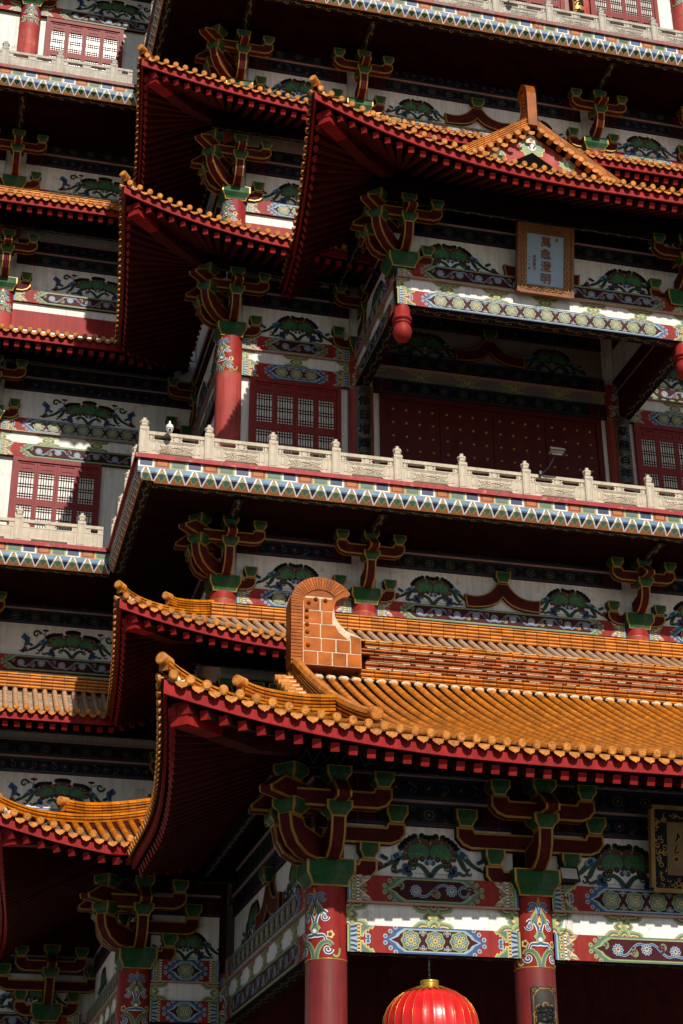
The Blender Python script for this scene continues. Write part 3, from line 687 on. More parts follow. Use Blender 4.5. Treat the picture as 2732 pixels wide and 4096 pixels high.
def balustrade(label, group, pts_list, z, st):
    """pts_list: runs of post positions"""
    p0 = pts_list[0][0]
    t = thing('stone_balustrade', label, 'balustrade', (p0[0], p0[1], z), group)
    done = set()
    for run in pts_list:
        for i, p in enumerate(run):
            if p not in done and not (len(p) > 2):
                link('post', post_mesh(st), t, (p[0], p[1], z)); done.add(p)
            if i:
                q = run[i - 1]; dx, dy = p[0] - q[0], p[1] - q[1]; L = math.hypot(dx, dy) - .29
                ang = math.atan2(dy, dx); m = ((p[0] + q[0]) / 2, (p[1] + q[1]) / 2, z)
                link('rail_panel', panel_mesh(L, st), t, m, ang); link('handrail', handrail_mesh(L, st), t, m, ang)
        B = MB()
        for i in range(1, len(run)):
            q, p = run[i - 1], run[i]; ang = math.atan2(p[1] - q[1], p[0] - q[0]); L = math.hypot(p[0] - q[0], p[1] - q[1])
            c, s = cos(ang), sin(ang); k = len(B.v); 
            B.box(-.16, L + .16, -.17, .17, 0, .075, st)
            B.v[k:] = [(q[0] + x * c - y * s, q[1] + x * s + y * c, z + w - .02) for x, y, w in B.v[k:]]
        B.build('plinth', t, (0, 0, 0))
    return t
def cornice(parent, x, y, rz, L, z, miter0=False, old=False, dark=False):
    """balcony edge: red slab, coloured blocks, zigzag frieze that leans in below; local u along, outward -y"""
    fold, s = -.66, .31
    def mp(u, q, p):
        dy = max(0, fold - p) * .55; dz = p if p > fold else fold - (fold - p) * .84
        uu = max(u, dy) if miter0 else u
        return (uu, dy - q, z + dz)
    B = MB(); B.box(-.10 if miter0 else 0, L, -.11, .3, z - .155, z, SLABOLD if old else SLABRED)
    o = B.build('balcony_edge_slab', parent, (x, y, 0), rz)
    P = Paint(mp)
    def both(pts, m, l):
        for hi in (True, False):
            c = clip(pts, 1, fold, hi)
            if len(c) > 2: P.poly(c, m, l)
    bot = fold - s
    both(rect(0, L, bot, -.155), ORANGE, 1)
    pt = .53; n = int(L / pt) + 1; D1, D2 = (LGREEN, DGREEN) if dark else (LGREEN, GGREY)
    P.cl = (0, L, -2, 0)
    P.poly(rect(0, L, -.60, -.42), SKYB, 2); both(rect(0, L, -.74, -.60), SKYB, 2)
    for i in range(n):
        u = i * pt; c = (BLUE, ORANGE, LGREEN)[i % 3]; e = (WHITE, ORANGE, LGREEN)[i % 3]
        P.rect(u, u + pt, -.45, -.16, TAN, 3); P.rect(u + .012, u + pt - .012, -.438, -.16, e, 4); P.rect(u + .06, u + pt - .06, -.39, -.16, (BLUE, BROWN, GGREY)[i % 3], 5); P.rect(u + .10, u + pt - .10, -.36, -.16, (BLUE if dark else NAVY, ORANGE, DGREEN if dark else GGREY)[i % 3], 6)
        m = u + pt / 2
        # upward-pointing fields between the V strokes, then the V strokes
        both([(m - pt / 2, bot), (m + pt / 2, bot), (m + .02, -.49), (m - .02, -.49)], ORANGE, 3)
        both([(m, -.54), (m + .17, -.74), (m, bot + .03), (m - .17, -.74)], D1, 4); both([(m, -.585), (m + .12, -.73), (m, bot + .085), (m - .12, -.73)], D2, 5)
        for q in (u, u + pt):
            pass
        both([(u - .25, -.465), (u - .19, -.465), (u + .025, bot + .01), (u - .025, bot + .01)], LEDGE if False else WHITE, 6)
        both([(u + .25, -.465), (u + .19, -.465), (u - .025, bot + .01), (u + .025, bot + .01)], WHITE, 6)
        both([(u - .19, -.48), (u + .19, -.48), (u, bot + .08)], SKYB, 5); both([(u - .13, -.60), (u + .13, -.60), (u, bot + .10)], BLUE if dark else NAVY, 7)
    P.cl = None
    P.mp = lambda u, q, v: (max(u, v) if miter0 else u, v, z + fold - s * .84 - q)
    gold_scroll(P, 0, L, .178, .55)
    P.build('zigzag_frieze', o, (x, y, 0), rz)
    return o
# ------------------------------------------------------------------ tiled roofs
class Eave:
    """a roof slope rising from an eave that sweeps up and out towards a corner.
    local a runs along the eave from the corner, b inward from the straight eave line."""
    def __init__(s, Xe, Ye, ze, U, F, Lc, D, g, corner=True, Lp=12.5):
        s.Lp = Lp; s.Xe, s.Ye, s.ze, s.U, s.F, s.Lc, s.D, s.g, s.corner = Xe, Ye, ze, U, F, Lc, D, g, corner
    def e(s, a): return max(0., 1 - (a + s.F) / s.Lc) ** 2.2 if s.corner else 0.
    def ep(s, a): return max(0., 1 - (a + s.F) / s.Lp) ** 1.5 if s.corner else 0.
    def be(s, a): return -s.F * s.ep(a)
    def S(s, a, b):
        e = s.e(a); be = s.be(a)
        bb = s.D * (b - be) / (s.D - be) if b < s.D else b
        v = min(1., max(0., bb / s.D))
        return s.ze + s.g(max(bb, 0)) + s.U * e * (1 - v) ** 1.3
    def front(s, a, b, z): return (s.Xe + a, s.Ye + b, z)
    def left(s, a, b, z): return (s.Xe + b, s.Ye + a, z)
PITCH = .36
def slope_side(E, mp, a0, a1, top, T, Pn, tiles, under, valley=None, rafters=None, fan=None, dense=True):
    """tiles on one side from a0 to a1; top(a) the upper end of a row; rafters: list that collects rafter ends"""
    bs = lambda a: max(E.be(a), a - valley) if valley is not None else E.be(a)
    n = int((a1 - a0) / PITCH); rr = R
    seg = .36
    for i in range(n):
        a = a0 + PITCH * (i + .5); b0, b1 = bs(a), top(a)
        if b1 - b0 < .15: continue
        m = max(1, int((b1 - b0) / seg)); d = (b1 - b0) / m
        for j in range(m):
            rows = []; t = .86 + .26 * rr.random()
            for q, r in ((0, .098), (.985, .094)):
                b = b0 + d * (j + q); z = E.S(a, b) + .055
                sl = (E.S(a, b + .1) - E.S(a, b)) / .1; 
                rows.append([mp(a + r * cos(k), b - r * sin(k) * sl * .6, z + r * sin(k)) for k in [PI * x / 6 for x in range(7)]])
            tiles.grid(rows, T, t=t)
        # cap
        b = b0 - .05; z = E.S(a, b0) + .085; t = .85 + .35 * rr.random(); jr = .104
        A = [mp(a + jr * cos(x), b - .02 * sin(x), z + jr * sin(x)) for x in [2 * PI * k / 14 for k in range(14)]]
        Bk = [mp(a + jr * cos(x), b + .06 - .02 * sin(x), z + jr * sin(x)) for x in [2 * PI * k / 14 for k in range(14)]]
        C = [mp(a + jr * .72 * cos(x), b - .02 - .02 * sin(x), z + jr * .72 * sin(x)) for x in [2 * PI * k / 14 for k in range(14)]]
        tiles.face(C, CAP, t * 1.1); tiles.grid([A, C], CAP, closed=True, sm=False, t=t * .75); tiles.grid([A, Bk], CAP, closed=True, t=t)
    for i in range(n + 1):
        a = a0 + PITCH * i; am, ap = a - PITCH * .5, a + PITCH * .5
        b0, b1 = bs(a), top(a)
        if b1 - b0 < .15: continue
        m = max(1, int((b1 - b0) / .24)); d = (b1 - b0) / m
        for j in range(m):
            t = .7 + .3 * rr.random(); bl, bh = b0 + d * j, b0 + d * (j + 1) + .02
            f = lambda x, b, up: mp(x, b, E.S(x, b) + up)
            lo = [f(am, bl, .035), f(a - .075, bl, -.02), f(a, bl, -.035), f(a + .075, bl, -.02), f(ap, bl, .035)]
            hi = [f(am, bh, .0), f(a - .075, bh, -.055), f(a, bh, -.07), f(a + .075, bh, -.055), f(ap, bh, .0)]
            fr = [(p[0], p[1], p[2] - .035) for p in lo]
            tiles.grid([fr, lo, hi], Pn, t=t, sm=False)
        # drip tile
        t = .6 + .35 * rr.random(); z = E.S(a, b0) - .035; b = b0 - .02
        pts = [mp(a + x, b - .05 * (y < -.02), z + y) for x, y in ((-.14, .045), (-.125, -.02), (-.095, -.07), (-.06, -.095), (-.03, -.10), (0, -.13), (.03, -.10), (.06, -.095), (.095, -.07), (.125, -.02), (.14, .045), (.07, .02), (0, .01), (-.07, .02))]
        tiles.face(pts, CAP, t); q = [mp(a + x, b + .02 - .05 * (y < -.02), z + y) for x, y in ((-.14, .045), (-.125, -.02), (-.095, -.07), (0, -.125), (.095, -.07), (.125, -.02), (.14, .045))]; tiles.face(q, CAP, t)
    # fascia board and soffit
    k = int((a1 - a0) / .3) + 1; st = [a0 + (a1 - a0) * i / k for i in range(k + 1)]
    st = [a for a in st if top(a) - bs(a) > .05]
    rows = [[], [], [], []]
    for a in st:
        b = bs(a); z = E.S(a, b)
        for r, (db, dz) in zip(rows, ((.19, -.03), (.09, -.03), (.09, -.33), (.16, -.33))): r.append(mp(a, b + db, z + dz))
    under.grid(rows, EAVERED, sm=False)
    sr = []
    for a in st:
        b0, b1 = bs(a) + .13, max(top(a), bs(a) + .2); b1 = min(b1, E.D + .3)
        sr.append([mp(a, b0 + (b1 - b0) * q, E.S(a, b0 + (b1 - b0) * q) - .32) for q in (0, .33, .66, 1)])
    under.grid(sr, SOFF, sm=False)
    # rafters
    if rafters is not None:
        pv = E.D * .90; a = a0 + .5 if E.corner else a0 + .2
        while a < a1:
            b = bs(a); 
            if top(a) - b > .3 or E.corner and a < E.D:
                z = E.S(a, b) - .46
                if E.corner and a < pv:
                    P0 = mp(a, b + .28, z); c = pv; q = mp(c + (a - c) * .12, c + .0 + (b - c) * .12, E.S(c, c) - .50)
                else:
                    P0 = mp(a, b + .28, z); e = min(E.D, max(top(a), b + .5)); q = mp(a, e, E.S(a, e) - .50)
                rafters.append((P0, q))
            a += .415
def sweep(B, path, w, courses, hc, m, cap_m=None, top_r=.11, z0=0., tones=(.75, .5), side=None, mortar=0.):
    """stacked half-round courses along a path, closed with a round coping"""
    pts = [Vector(p) for p in path]; n = len(pts); N = []
    for i in range(n):
        d = pts[min(i + 1, n - 1)] - pts[max(i - 1, 0)]; d.z = 0; d.normalize(); N.append(Vector((-d.y, d.x, 0)))
    for i in range(n - 1):
        for s in (-1, 1):
            for c in range(courses):
                t = tones[0] + tones[1] * R.random(); za = z0 + hc * c
                prof = [(w / 2 - .055, za + .002), (w / 2 - .02, za + .004), (w / 2 + .012, za + hc * .25), (w / 2 + .016, za + hc * .52), (w / 2 + .004, za + hc * .70), (w / 2 - .055, za + hc * .72)]
                g = [[p + N_ * s * x + Vector((0, 0, z)) for x, z in prof] for p, N_ in ((pts[i].lerp(pts[i + 1], .02), N[i]), (pts[i + 1].lerp(pts[i], .02), N[i + 1]))]
                B.grid(g, m, t=t, sm=False)
            if courses: B.face([pts[i] + N[i] * s * (w / 2 - .054) + Vector((0, 0, z0)), pts[i + 1] + N[i + 1] * s * (w / 2 - .054) + Vector((0, 0, z0)), pts[i + 1] + N[i + 1] * s * (w / 2 - .054) + Vector((0, 0, z0 + hc * courses)), pts[i] + N[i] * s * (w / 2 - .054) + Vector((0, 0, z0 + hc * courses))], BROWN)
        t = tones[0] + tones[1] * R.random(); zt = z0 + hc * courses
        prof = [(-w / 2 - .02, zt)] + [(-(w / 2 - .02) * cos(k) if False else (w / 2 + .01) * -cos(k), zt + top_r * sin(k)) for k in [PI * x / 8 for x in range(9)]] + [(w / 2 + .02, zt)]
        B.grid([[p + N_ * x + Vector((0, 0, z)) for x, z in prof] for p, N_ in ((pts[i], N[i]), (pts[i + 1].lerp(pts[i], .03), N[i + 1]))], m, t=t)
    # end faces
    for i, s in ((0, -1), (n - 1, 1)):
        p, q = pts[i], N[i]; zt = z0 + hc * courses
        B.face([p - q * w / 2 + Vector((0, 0, z0)), p + q * w / 2 + Vector((0, 0, z0)), p + q * w / 2 + Vector((0, 0, zt)), p - q * w / 2 + Vector((0, 0, zt))], m, .6)
def end_disk(B, p, d, r, m=None, t=1.):
    d = Vector(d).normalized(); p = Vector(p); x = d.cross(Vector((0, 0, 1))).normalized(); y = x.cross(d)
    ring = lambda q, o: [p + d * o + (x * cos(k) + y * sin(k)) * r * q for k in [2 * PI * i / 16 for i in range(16)]]
    m = m or CAP; B.grid([ring(1, -.30), ring(1, 0)], m, closed=True, t=t); B.grid([ring(1, 0), ring(.75, .012)], m, closed=True, sm=False, t=t * .75); B.face(ring(.75, .012), m, t * 1.1)
def lump(B, p, r, m, seed=1):
    rr = random.Random(seed); rows = []
    for i in range(7):
        th = PI * i / 6; rows.append([(p[0] + r[0] * sin(th) * cos(k) * (1 + .3 * rr.random()), p[1] + r[1] * sin(th) * sin(k) * (1 + .3 * rr.random()), p[2] + r[2] * cos(th) * (1 + .3 * rr.random())) for k in [2 * PI * j / 9 for j in range(9)]])
    B.grid(rows, m, closed=True, sm=False)
def hip(parent, E, h0, h1=None, two=.42, m=None, low_h=2, up_c=3):
    """hip ridge from h0 (upper end) down to the corner tip, with a second tier that stops short of the tip"""
    m = m or GLAZE; B = MB()
    P = lambda h, dz=0: (E.Xe + h, E.Ye + h, E.S(h, h) + dz)
    t0 = -E.F + .10; n = int((h0 - t0) / .28)
    path = [P(h0 + (t0 - h0) * i / n, .04) for i in range(n + 1)]
    # lift the very tip a little, as the tail of the ridge does
    path = [(x, y, z + .10 * max(0, (i / n - .8) / .2) ** 2) for i, (x, y, z) in enumerate(path)]
    sweep(B, path, .24, low_h, .10, m, top_r=.10)
    d = Vector(path[-1]) - Vector(path[-2]); end_disk(B, Vector(path[-1]) + Vector((0, 0, low_h * .10 + .03)) + d.normalized() * .12, d, .135)
    k = int(n * (1 - two)); p2 = [(x, y, z + low_h * .10 + .08) for x, y, z in path[:k + 1]]
    # second tier curls up at its tail
    p2 = [(x, y, z + .06 * max(0, (i / k - .85) / .15)) for i, (x, y, z) in enumerate(p2)]
    sweep(B, p2, .20, up_c, .085, m, top_r=.10)
    d = Vector(p2[-1]) - Vector(p2[-2]); end_disk(B, Vector(p2[-1]) + Vector((0, 0, up_c * .085 + .03)) + d.normalized() * .16, d, .125)
    o = B.build('hip_ridge', parent)
    L = MB(); x, y, z = P(-E.F + .30); lump(L, (x + .05, y - .06, z + .0), (.13, .12, .10), MORTAR, 3); lump(L, (x + .26, y - .05, z - .05), (.11, .10, .08), MORTAR, 4); L.build('mortar_patch', o)
    return o
def hip_rafter(parent, E):
    B = MB(); c = E.D * .92; t = -E.F + .52
    a = Vector((E.Xe + c, E.Ye + c, E.S(c, c) - .75)); b = Vector((E.Xe + t, E.Ye + t, E.S(t, t) - .60)); mid = a.lerp(b, .5)
    mid.z -= .22
    m2 = mid.lerp(b, .55)
    B.beam(a, mid, .34, .36, RAFT); B.beam(mid, m2, .36, .42, RAFT, w2=.42, h2=.46); B.beam(m2, b, .38, .42, EAVERED, w2=.43, h2=.49)
    return B.build('hip_rafter', parent)
def eave_roof(parent, E, aF, aL, topF, topL, T=GLAZE, Pn=PAN, vF=None, vL=None, hip_from=None, single=False, name='tiled_roof', startF=None, hip_kw={}):
    tiles, under = MB(), MB(); raf = []
    s0 = -E.F + .12 if E.corner else startF
    if aF is not None: slope_side(E, E.front, s0, aF, topF, T, Pn, tiles, under, vF, raf)
    if aL is not None: slope_side(E, E.left, -E.F + .12, aL, topL, T, Pn, tiles, under, vL, raf)
    o = tiles.build(name, parent)
    if single:
        for a, b in raf[:96]:
            B = MB(); B.beam(a, b, .19, .20, RAFT, w2=.12); 
            d = (Vector(a) - Vector(b)).normalized(); B.beam(Vector(a) + d * .012, Vector(a) + d * .002, .19, .20, EAVERED); B.build('rafter', o)
        raf = raf[96:]
    for a, b in raf:
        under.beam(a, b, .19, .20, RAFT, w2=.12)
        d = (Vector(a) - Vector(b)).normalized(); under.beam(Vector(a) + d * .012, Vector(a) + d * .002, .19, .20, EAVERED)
    under.build('eave_underside', o)
    if E.corner:
        hip(o, E, hip_from if hip_from is not None else E.D, m=GLAZE, **hip_kw); hip_rafter(o, E)
    return o
def wall_ridge(roof, p, q, courses=5, hc=.125, w=.34, m=RIDGE, name='top_ridge', seg=.42):
    B = MB(); p, q = Vector(p), Vector(q); n = max(1, int((q - p).length / seg))
    sweep(B, [p.lerp(q, i / n) for i in range(n + 1)], w, courses, hc, m, top_r=.10)
    return B.build(name, roof)
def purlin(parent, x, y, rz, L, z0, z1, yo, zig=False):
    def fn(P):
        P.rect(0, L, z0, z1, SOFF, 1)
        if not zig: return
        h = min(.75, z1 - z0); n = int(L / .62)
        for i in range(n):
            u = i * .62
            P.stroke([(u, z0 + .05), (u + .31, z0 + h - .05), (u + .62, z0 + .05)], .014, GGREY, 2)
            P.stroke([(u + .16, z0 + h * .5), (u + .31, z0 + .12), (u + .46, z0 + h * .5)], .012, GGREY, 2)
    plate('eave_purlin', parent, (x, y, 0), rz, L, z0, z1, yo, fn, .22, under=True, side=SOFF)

# ------------------------------------------------------------------ glazed hook ornament on a ridge end
ORN = [(8.99, 15.64), (8.99, 16.41), (8.98, 17.01), (8.97, 17.5), (9.07, 17.82), (9.22, 18.03), (9.45, 18.19), (9.71, 18.28), (9.96, 18.31), (10.21, 18.26), (10.39, 18.17), (10.55, 18.07), (10.69, 17.9), (10.7, 17.86), (10.63, 17.78), (10.48, 17.75), (10.32, 17.64), (10.23, 17.53), (10.21, 17.31), (10.24, 17.08), (10.34, 16.91), (10.56, 16.72), (10.78, 16.64), (11.0, 16.59), (11.02, 15.65)]
def ornament(parent, fr, t=.62):
    """fr maps (along, across, height) to the world; along 0 is the outer end"""
    x0, z0 = 8.97, 15.64; pts = [(x - x0, z - z0) for x, z in ORN]
    B = MB(); n = len(pts)
    for i in range(n):
        a, b = pts[i], pts[(i + 1) % n]; B.face([fr(a[0], -t / 2, a[1]), fr(b[0], -t / 2, b[1]), fr(b[0], t / 2, b[1]), fr(a[0], t / 2, a[1])], TERRA, .55 + .3 * R.random())
    Pp = Paint()
    for s in (-1, 1):
        B.face([fr(x, s * t / 2, z) for x, z in pts], TERRA, .8); B.face([fr(x, s * (t / 2 + .004), z) for x, z in [(.36, .02), (2.03, .02), (2.03, .93), (1.85, 1.0), (1.6, 1.1), (1.4, 1.3), (1.28, 1.5), (1.25, 1.75), (1.2, 2.06), (.42, 2.06), (.36, 1.9)]], MORTAR, 1)
        # square tiles laid in courses, clipped to the outline by hand-picked spans
        zs = [0.02, .42, .82, 1.24, 1.64, 2.02]
        spans = [(.36, 2.04), (.36, 2.04), (.36, 1.36), (.36, 1.22), (.36, 1.34)]
        for r in range(5):
            a, b = spans[r]; k = max(2, round((b - a) / .46)); o = .0 if r % 2 else .14
            cuts = [a] + [a + (b - a) * (j + (.25 if r % 2 else 0)) / k for j in range(1, k)] + [b]
            for j in range(len(cuts) - 1):
                u0, u1 = cuts[j] + .018, cuts[j + 1] - .018; v0, v1 = zs[r] + .018, zs[r + 1] - .018
                q = [(u0, v0), (u1, v0), (u1, v1), (u0, v1)]
                if r == 2 and j == len(cuts) - 2: q = [(u0, v0), (u1 + .3, v0), (u1 + .04, v0 + .2), (u1 - .06, v1), (u0, v1)]
                if r == 4 and j == len(cuts) - 2: q = [(u0, v0), (u1 - .1, v0), (u1 + .0, v1), (u0, v1)]
                if r == 1 and j == len(cuts) - 2: q = [(u0, v0), (u1, v0), (u1, v1 + .10), (u1 - .3, v1 + .17), (u0, v1)]
                d = t / 2 + .014; tt = .8 + .4 * R.random()
                B.face([fr(x, s * d, z) for x, z in q], TERRA, tt)
                for e in range(len(q)):
                    g, h = q[e], q[(e + 1) % len(q)]; B.face([fr(g[0], s * d, g[1]), fr(h[0], s * d, h[1]), fr(h[0], s * t / 2, h[1]), fr(g[0], s * t / 2, g[1])], TERRA, tt * .8)
        # comb of radial ribs round the outer edge
        rim = [(.0, .02)] + [(.0, .1 * i) for i in range(1, 19)]
        arcp = [(.86 + .86 * cos(k), 1.86 + .80 * sin(k)) for k in [PI - PI * .80 * i / 22 for i in range(23)]]
        inn = [(.33, z) for _, z in rim] + [(.86 + .50 * cos(k), 1.86 + .42 * sin(k)) for k in [PI - PI * .80 * i / 22 for i in range(23)]]
        outp = [(.012, z) for _, z in rim] + arcp
        for i in range(len(outp) - 1):
            d = t / 2 + .03; l = .18; a, b, c, e = outp[i], outp[i + 1], inn[i + 1], inn[i]
            f = lambda p, q, k: (p[0] + (q[0] - p[0]) * k, p[1] + (q[1] - p[1]) * k)
            qa, qb, qc, qd = f(a, b, l), f(a, b, 1), f(e, c, 1), f(e, c, l)
            if i == 0: continue
            tt = .75 + .35 * R.random()
            B.face([fr(x, s * d, z) for x, z in (qa, qb, qc, qd)], TERRA, tt)
            B.face([fr(x, s * (t / 2), z) for x, z in (a, qa, qd, e)], BROWN, .5)
            B.face([fr(qc[0], s * d, qc[1]), fr(qd[0], s * d, qd[1]), fr(qd[0], s * t / 2, qd[1]), fr(qc[0], s * t / 2, qc[1])], TERRA, .7)
    o = B.build('ridge_ornament', parent)
    for s in (-1, 1):
        for x, z in ((.50, .58), (.48, .98), (.47, 1.2), (.46, 1.42), (.46, 1.63), (.52, 1.86), (.72, 1.98), (1.0, 1.96)):
            S = MB(); rows = []
            for q, d in ((.062, 0), (.058, .03), (.04, .052), (.004, .062)): rows.append([fr(x + q * cos(k), s * (t / 2 + .012 + d), z + q * sin(k)) for k in [2 * PI * j / 12 for j in range(12)]])
            S.grid(rows, TERRA, closed=True, t=.6); S.build('boss', o)
    return o
# ================================================================== the place
g = MB(); g.face([(-600, -400, -1.6), (600, -400, -1.6), (600, 900, -1.6), (-600, 900, -1.6)], PAVE); struct(g.build('ground'))
LE, L2, L3, L4, L5, L6 = 15.65, 21.45, 31.53, 37.6, 42.78, 53.0
XC = (8.56, 13.5, 23.65, 28.6)          # column lines of the tower front
YM, YW, YF, YS = 50., 58.3, 36., 47.5
tower = thing('temple_tower', 'tall temple tower with tiers of tiled eaves and two balconies behind the sunlit porch roof', 'temple', (8.56, YM, -1.6))
wing = thing('temple_wing', 'set-back temple wing at left, half shaded by the tower, with red lattice windows', 'temple', (.5, YW, -1.6))
porch = thing('temple_porch', 'entrance porch with bright orange tiled roof, hooked ridge ornament and two thick red columns', 'porch', (8.75, YF, -1.6))
sideh = thing('side_porch', 'dark lower side porch at left with red scrolled column and an upswept orange eave', 'porch', (5.86, YS, -1.6))
canopy = thing('balcony_canopy', 'projecting canopy over the balcony doors with hanging red posts and small red gable', 'canopy', (13.4, 44.26, 29.8))

# ---- wall cores
B = MB(); B.box(8.56, 34, YM + .02, 70, -1.6, 56, WHITE); B.build('wall', tower)
B = MB(); B.box(-14, 8.555, YW + .02, 70, -1.6, 56, WHITE); B.build('wall', wing)

# ---- tower: columns, brackets, bays
for i, x in enumerate(XC):
    rz = -PI / 4 if i == 0 else 0
    column(tower, x, YM, 19.0, L2 - .3, rz=rz, band=.3, lower=FADED)
    column(tower, x, YM, 24.4, L3 - .3, rz=rz, band=1.50, lower=FADED)
    column(tower, x, YM, 35.0, L4 - .3, rz=rz, band=1.05, lower=FADED)
    column(tower, x, YM, 40.0, L5 - .3, rz=rz, band=.3, lower=FADED)
    column(tower, x, YM, 46.0, L6 - .3, rz=rz, band=1.3, lower=FADED)
    for Z in (L2, L5): bracket_set(tower, x, YM, Z, corner=(i == 0))
    for Z in (L3, L4):
        if i in (0, 1, 3): bracket_set(tower, x, YM, Z, corner=(i == 0))
bracket_set(tower, XC[0], YM, LE, corner=True)
bracket_set(tower, 11.2, YM, LE)
def tower_front(Z, low, kind):
    for i in range(3):
        x0, x1 = XC[i] + .44, XC[i + 1] - .44; L = x1 - x0
        lot = [(L / 2, 1)] if L < 6 else [(L / 2 - 2.55, 1), (L / 2 + 2.55, -1)]
        if L < 6: lot = [(L / 2 + (.05 if i == 0 else -.05), -1 if i == 0 else 1)]
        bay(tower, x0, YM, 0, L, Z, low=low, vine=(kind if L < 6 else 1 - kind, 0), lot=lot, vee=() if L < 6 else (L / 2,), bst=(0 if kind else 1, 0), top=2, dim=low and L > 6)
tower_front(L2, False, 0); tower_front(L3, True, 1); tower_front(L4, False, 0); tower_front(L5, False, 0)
bay(tower, 9.0, YM, 0, 4.0, LE, lot=[(2.0, 1)], top=2)
for i in (2,):
    bay(tower, XC[i] + .44, YM, 0, XC[i + 1] - XC[i] - .88, L6, lot=[(2, 1)], top=1)
# left return of the tower, facing the wing
for Z, low in ((LE, False), (L2, False), (L3, True), (L4, False), (L5, False)):
    bay(tower, 8.56 - .02, YW - .2, -PI / 2, YW - YM - .7, Z, low=low, lot=[(2.2, 1), (5.6, 1)], three=False, top=2)
# sill bands below the fourth tier
B = MB(); B.box(8.9, 28.2, YM - .05, YM + .05, 36.55, 36.998, WHITE); B.box(8.9, 28.2, YM - .09, YM + .05, 35.6, 36.547, RED); B.build('sill_band', tower)
B = MB(); B.box(-14, 8.5, YW - .04, YW + .02, 10.45, 15.02, BEAMRED); B.build('plain_band', wing)
# openings
window(tower, 9.32, YM - .03, 24.4, 29.78, 3.40); window(tower, 24.30, YM - .03, 24.4, 29.78, 3.40)
door(tower, 14.2, 22.95, YM - .03, 24.4, 29.76)
B = MB(); B.box(13.0, 13.2, YM - .18, YM + .02, 24.4, 29.77, LACQ); B.box(23.95, 24.0, YM - .1, YM + .02, 24.4, 29.77, LACQ); B.build('door_jamb', tower)
window(tower, 24.15, YM - .03, 46.0, 52.35, 3.25); window(tower, 9.32, YM - .03, 46.0, 52.35, 3.4); window(tower, 19.6, YM - .03, 46.0, 52.35, 3.3)
B = MB(); B.box(22.95, 23.15, YM - .10, YM + .02, 46, 52.35, LACQ); B.build('door_jamb', tower)

# ---- wing
XW = (.35, -4.6)
for Z, z0, bd in ((L2, 19.2, .3), (L3, 24.4, 1.5), (L4, 35, 1.05), (L5, 40, .3), (L6, 46, 1.05)):
    for x in XW: column(wing, x, YW, z0, Z - .3, band=bd, lower=FADED)
    for x in XW: bracket_set(wing, x, YW, Z)
for x in XW: bracket_set(wing, x, YW, LE)
for Z, low, vn in ((LE, False, 0), (L2, False, 1), (L3, True, 0), (L4, False, 1), (L5, False, 0), (L6, False, 1)):
    L = 8.50 - XW[0] - .44
    bay(wing, XW[0] + .44, YW, 0, L, Z, low=low, vine=(vn, 1), lot=[(3.45, 1)], three=True, bst=(vn, 1), top=2, lk=1.0)
    bay(wing, XW[1] + .44, YW, 0, 4.07, Z, low=low, vine=(vn, 1), lot=[(2., 1)], bst=(vn, 1), top=2)
    bracket_set(wing, 8.5, YW, Z)
B = MB(); B.box(.8, 8.5, YW - .05, YW + .05, 36.62, 36.998, WHITE); B.box(.8, 8.5, YW - .09, YW + .05, 35.75, 36.617, RED); B.box(.8, 8.5, YW - .06, YW + .05, 35.2, 35.747, WHITE); B.build('sill_band', wing)
window(wing, 1.40, YW - .03, 24.4, 29.78, 3.50); window(wing, 1.08, YW - .03, 46.0, 52.35, 3.52); window(wing, -3.7, YW - .03, 24.4, 29.78, 3.2)

# ---- balconies of the tower and the wing, one pair per level
def balcony(z, old, dark):
    YE, XE = 46.62, 5.08
    cornice(tower, XE, YE, 0, 29, z, True, old, dark)
    o = cornice(tower, XE, 54.4, -PI / 2, 54.4 - YE, z, False, old, dark)
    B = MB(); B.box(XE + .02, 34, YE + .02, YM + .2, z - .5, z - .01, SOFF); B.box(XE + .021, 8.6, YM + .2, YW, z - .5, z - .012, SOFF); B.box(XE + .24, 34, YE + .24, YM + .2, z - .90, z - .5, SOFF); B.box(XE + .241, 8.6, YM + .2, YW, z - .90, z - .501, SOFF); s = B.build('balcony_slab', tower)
    for i, x in enumerate(XC):
        P = Paint(lambda u, q, v: (x + v, YE + .55 + u, z - 1.0 - q)); P.box(-.16, .16, 0, 0, 0, 0, SOFF); P.v = []; P.f = []; P.m = []; P.t = []; P.sm = []
        P.box(x - .17, x + .17, YE + .56, YM, z - 1.0, z - .902, SOFF); gold_scroll(P, 0, YM - YE - .6, -.16, .16); P.build('soffit_beam', s)
    cornice(wing, -14, 54.4, 0, XE + 14 + .05, z, False, old, dark)
    B = MB(); B.box(-14, XE + .01, 54.42, YW + .2, z - .5, z - .01, SOFF); B.box(-14, XE + .24, 54.64, YW + .2, z - .90, z - .5, SOFF); s = B.build('balcony_slab', wing)
    for x in XW:
        P = Paint(lambda u, q, v: (x + v, 54.95 + u, z - 1.0 - q)); P.box(x - .17, x + .17, 54.96, YW, z - 1.0, z - .902, SOFF); gold_scroll(P, 0, 3.2, -.16, .16); P.build('soffit_beam', s)
balcony(24.43, False, False); balcony(46.03, True, True)
